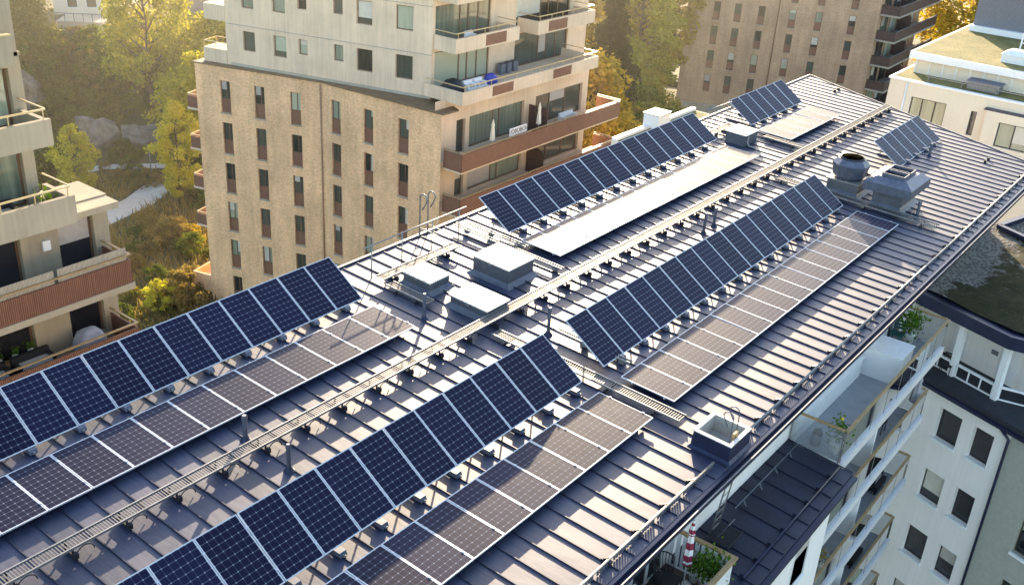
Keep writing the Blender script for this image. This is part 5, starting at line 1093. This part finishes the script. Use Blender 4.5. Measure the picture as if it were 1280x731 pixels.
def chair(x, y, z, label, mat, s=1):
    t = thing('garden_chair', (x, y, z), label, 'chair'); m = MB(); m.box(x - .22, x + .22, y - .22, y + .22, z + .42, z + .45); m.build('seat', mat, t); m = MB()
    for k in (.55, .68, .81): m.box(x + s * .2 - .012, x + s * .2 + .012, y - .22, y + .22, z + k, z + k + .07)
    m.build('backrest', mat, t)
    for sx in (-1, 1):
        for sy in (-1, 1): m = MB(); m.box(x + sx * .2 - .015, x + sx * .2 + .015, y + sy * .2 - .015, y + sy * .2 + .015, z, z + (.9 if sx == s else .419)); m.build('leg', mat, t)
chair(34.7, 8.3, zt, 'dark green slatted garden chair beside the round table', 'teal')
# lower balconies
parasol_closed('parasol', 35.4, 7.3, -20.28, 1.9, 'grey_cloth', 'furled grey parasol at the far end of the second glass balcony')
def bike(x, y, z, label, mat):
    t = thing('bicycle', (x, y, z), label, 'bicycle')
    for dx in (-.5, .5):
        m = MB(); m.tube([(x + dx + .31 * math.cos(u), y, z + .33 + .31 * math.sin(u)) for u in np.linspace(0, 2 * math.pi, 21)], .02, 6, False)
        for u in np.linspace(0, math.pi, 6)[:-1]: m.tube([(x + dx - .3 * math.cos(u), y, z + .33 - .3 * math.sin(u)), (x + dx + .3 * math.cos(u), y, z + .33 + .3 * math.sin(u))], .004, 4)
        m.build('wheel', 'black', t)
    m = MB(); A, B, D, E_, G = (x - .5, y, z + .33), (x - .05, y, z + .30), (x - .18, y, z + .78), (x + .36, y, z + .76), (x + .5, y, z + .33)
    for p, q in ((A, B), (A, D), (B, D), (D, E_), (B, E_), (E_, G)): m.tube([p, q], .018, 6)
    m.build('frame', mat, t); m = MB(); m.tube([(x + .34, y, z + .76), (x + .3, y, z + .98)], .015, 6); m.tube([(x + .3, y - .25, z + 1.0), (x + .3, y + .25, z + 1.0)], .014, 6); m.build('handlebar', 'black', t); m = MB(); m.box(x - .3, x - .08, y - .07, y + .07, z + .84, z + .9); m.tube([(x - .18, y, z + .78), (x - .19, y, z + .84)], .014, 6); m.build('saddle', 'black', t)
bike(27.6, 7.5, -23.28, 'pink framed bicycle on the third glass balcony', 'pink')
potplant(28.6, 7.5, -23.28, .24, .5, 'terracotta toned tub with plant on the third glass balcony', n=150, leafmat='leaf_gold'); potplant(26.4, 7.4, -23.28, .2, .6, 'green plant below the bicycle on the third glass balcony', n=200)
chair(33.6, 7.9, -20.28, 'black garden chair at the far end of the second glass balcony', 'black'); chair(28.0, 7.8, -20.28, 'dark garden chair at the near end of the second glass balcony', 'black', -1)
t = thing('kettle_grill', (27.2, 7.7, -20.28), 'small black kettle grill on the second glass balcony', 'grill'); m = MB(); m.lathe((27.2, 7.7, -20.28), [(.05, .5), (.24, .62), (.28, .75), (.24, .9), (.05, .98)], 16); m.build('kettle', 'black', t); m = MB()
for u in (0, 2.1, 4.2): m.tube([(27.2 + .12 * math.cos(u), 7.7 + .12 * math.sin(u), -19.7), (27.2 + .28 * math.cos(u), 7.7 + .28 * math.sin(u), -20.28)], .015, 6)
m.build('leg', 'black', t)
lounge('lounge_chair', 33.8, 7.85, -26.28, 1.1, 'black', 'dark striped lounge on the fourth glass balcony'); lounge('lounge_chair', 34.6, 7.85, -23.28, 1.0, 'black', 'dark lounge chair at the far end of the third glass balcony')
chair(38.9 + 2.2, 7.6, -21.0, 'dark chair behind the white columns of the wing terrace', 'black')

m = MB(); m.box(28, 330, 33, 330, -60, 8); m.build('haze', 'haze', None, kind='structure')
# ------------------------------------------------------------------ world, sun, camera
w = bpy.data.worlds.new('World'); S.world = w; w.use_nodes = True; nt = w.node_tree; bg = nt.nodes['Background']; sk = nt.nodes.new('ShaderNodeTexSky'); sk.sky_type = 'NISHITA'; sk.sun_disc = False
sk.sun_elevation = R(SUN_EL); sk.sun_rotation = R(90 - SUN_AZ); sk.air_density = 1.; sk.dust_density = 1.1; sk.ozone_density = 1.; sk.altitude = 60
nt.links.new(sk.outputs[0], bg.inputs[0]); bg.inputs[1].default_value = .66
sl = bpy.data.lights.new('sun', 'SUN'); sl.energy = 20.; sl.angle = R(.53); sl.color = (1., .79, .53); so = bpy.data.objects.new('sun', sl); C.objects.link(so)
sd = V((math.cos(R(SUN_EL)) * math.cos(R(SUN_AZ)), math.cos(R(SUN_EL)) * math.sin(R(SUN_AZ)), math.sin(R(SUN_EL)))); so.rotation_euler = sd.to_track_quat('Z', 'Y').to_euler(); so.location = (40, 30, 20)
cd = bpy.data.cameras.new('camera'); co = bpy.data.objects.new('camera', cd); C.objects.link(co); S.camera = co
FPX, PITCH, ROLL, YAW = 1292.4, R(26.2331), R(3.6775), R(36.2685)
Fv = V((math.cos(YAW) * math.cos(PITCH), math.sin(YAW) * math.cos(PITCH), -math.sin(PITCH))); R0 = V((math.sin(YAW), -math.cos(YAW), 0)); U0 = R0.cross(Fv)
Rv = math.cos(ROLL) * R0 + math.sin(ROLL) * U0; Uv = -math.sin(ROLL) * R0 + math.cos(ROLL) * U0
co.matrix_world = Matrix(((Rv.x, Uv.x, -Fv.x, 0), (Rv.y, Uv.y, -Fv.y, 0), (Rv.z, Uv.z, -Fv.z, 0), (0, 0, 0, 1)))
cd.sensor_width = 36; cd.lens = 36 * FPX / 1280; cd.clip_start = .1; cd.clip_end = 3000
S.view_settings.view_transform = 'Standard'; S.view_settings.look = 'None'; S.view_settings.exposure = 0; S.view_settings.gamma = 1
S.cycles.use_denoising = True; S.cycles.max_bounces = 8; S.cycles.transparent_max_bounces = 16
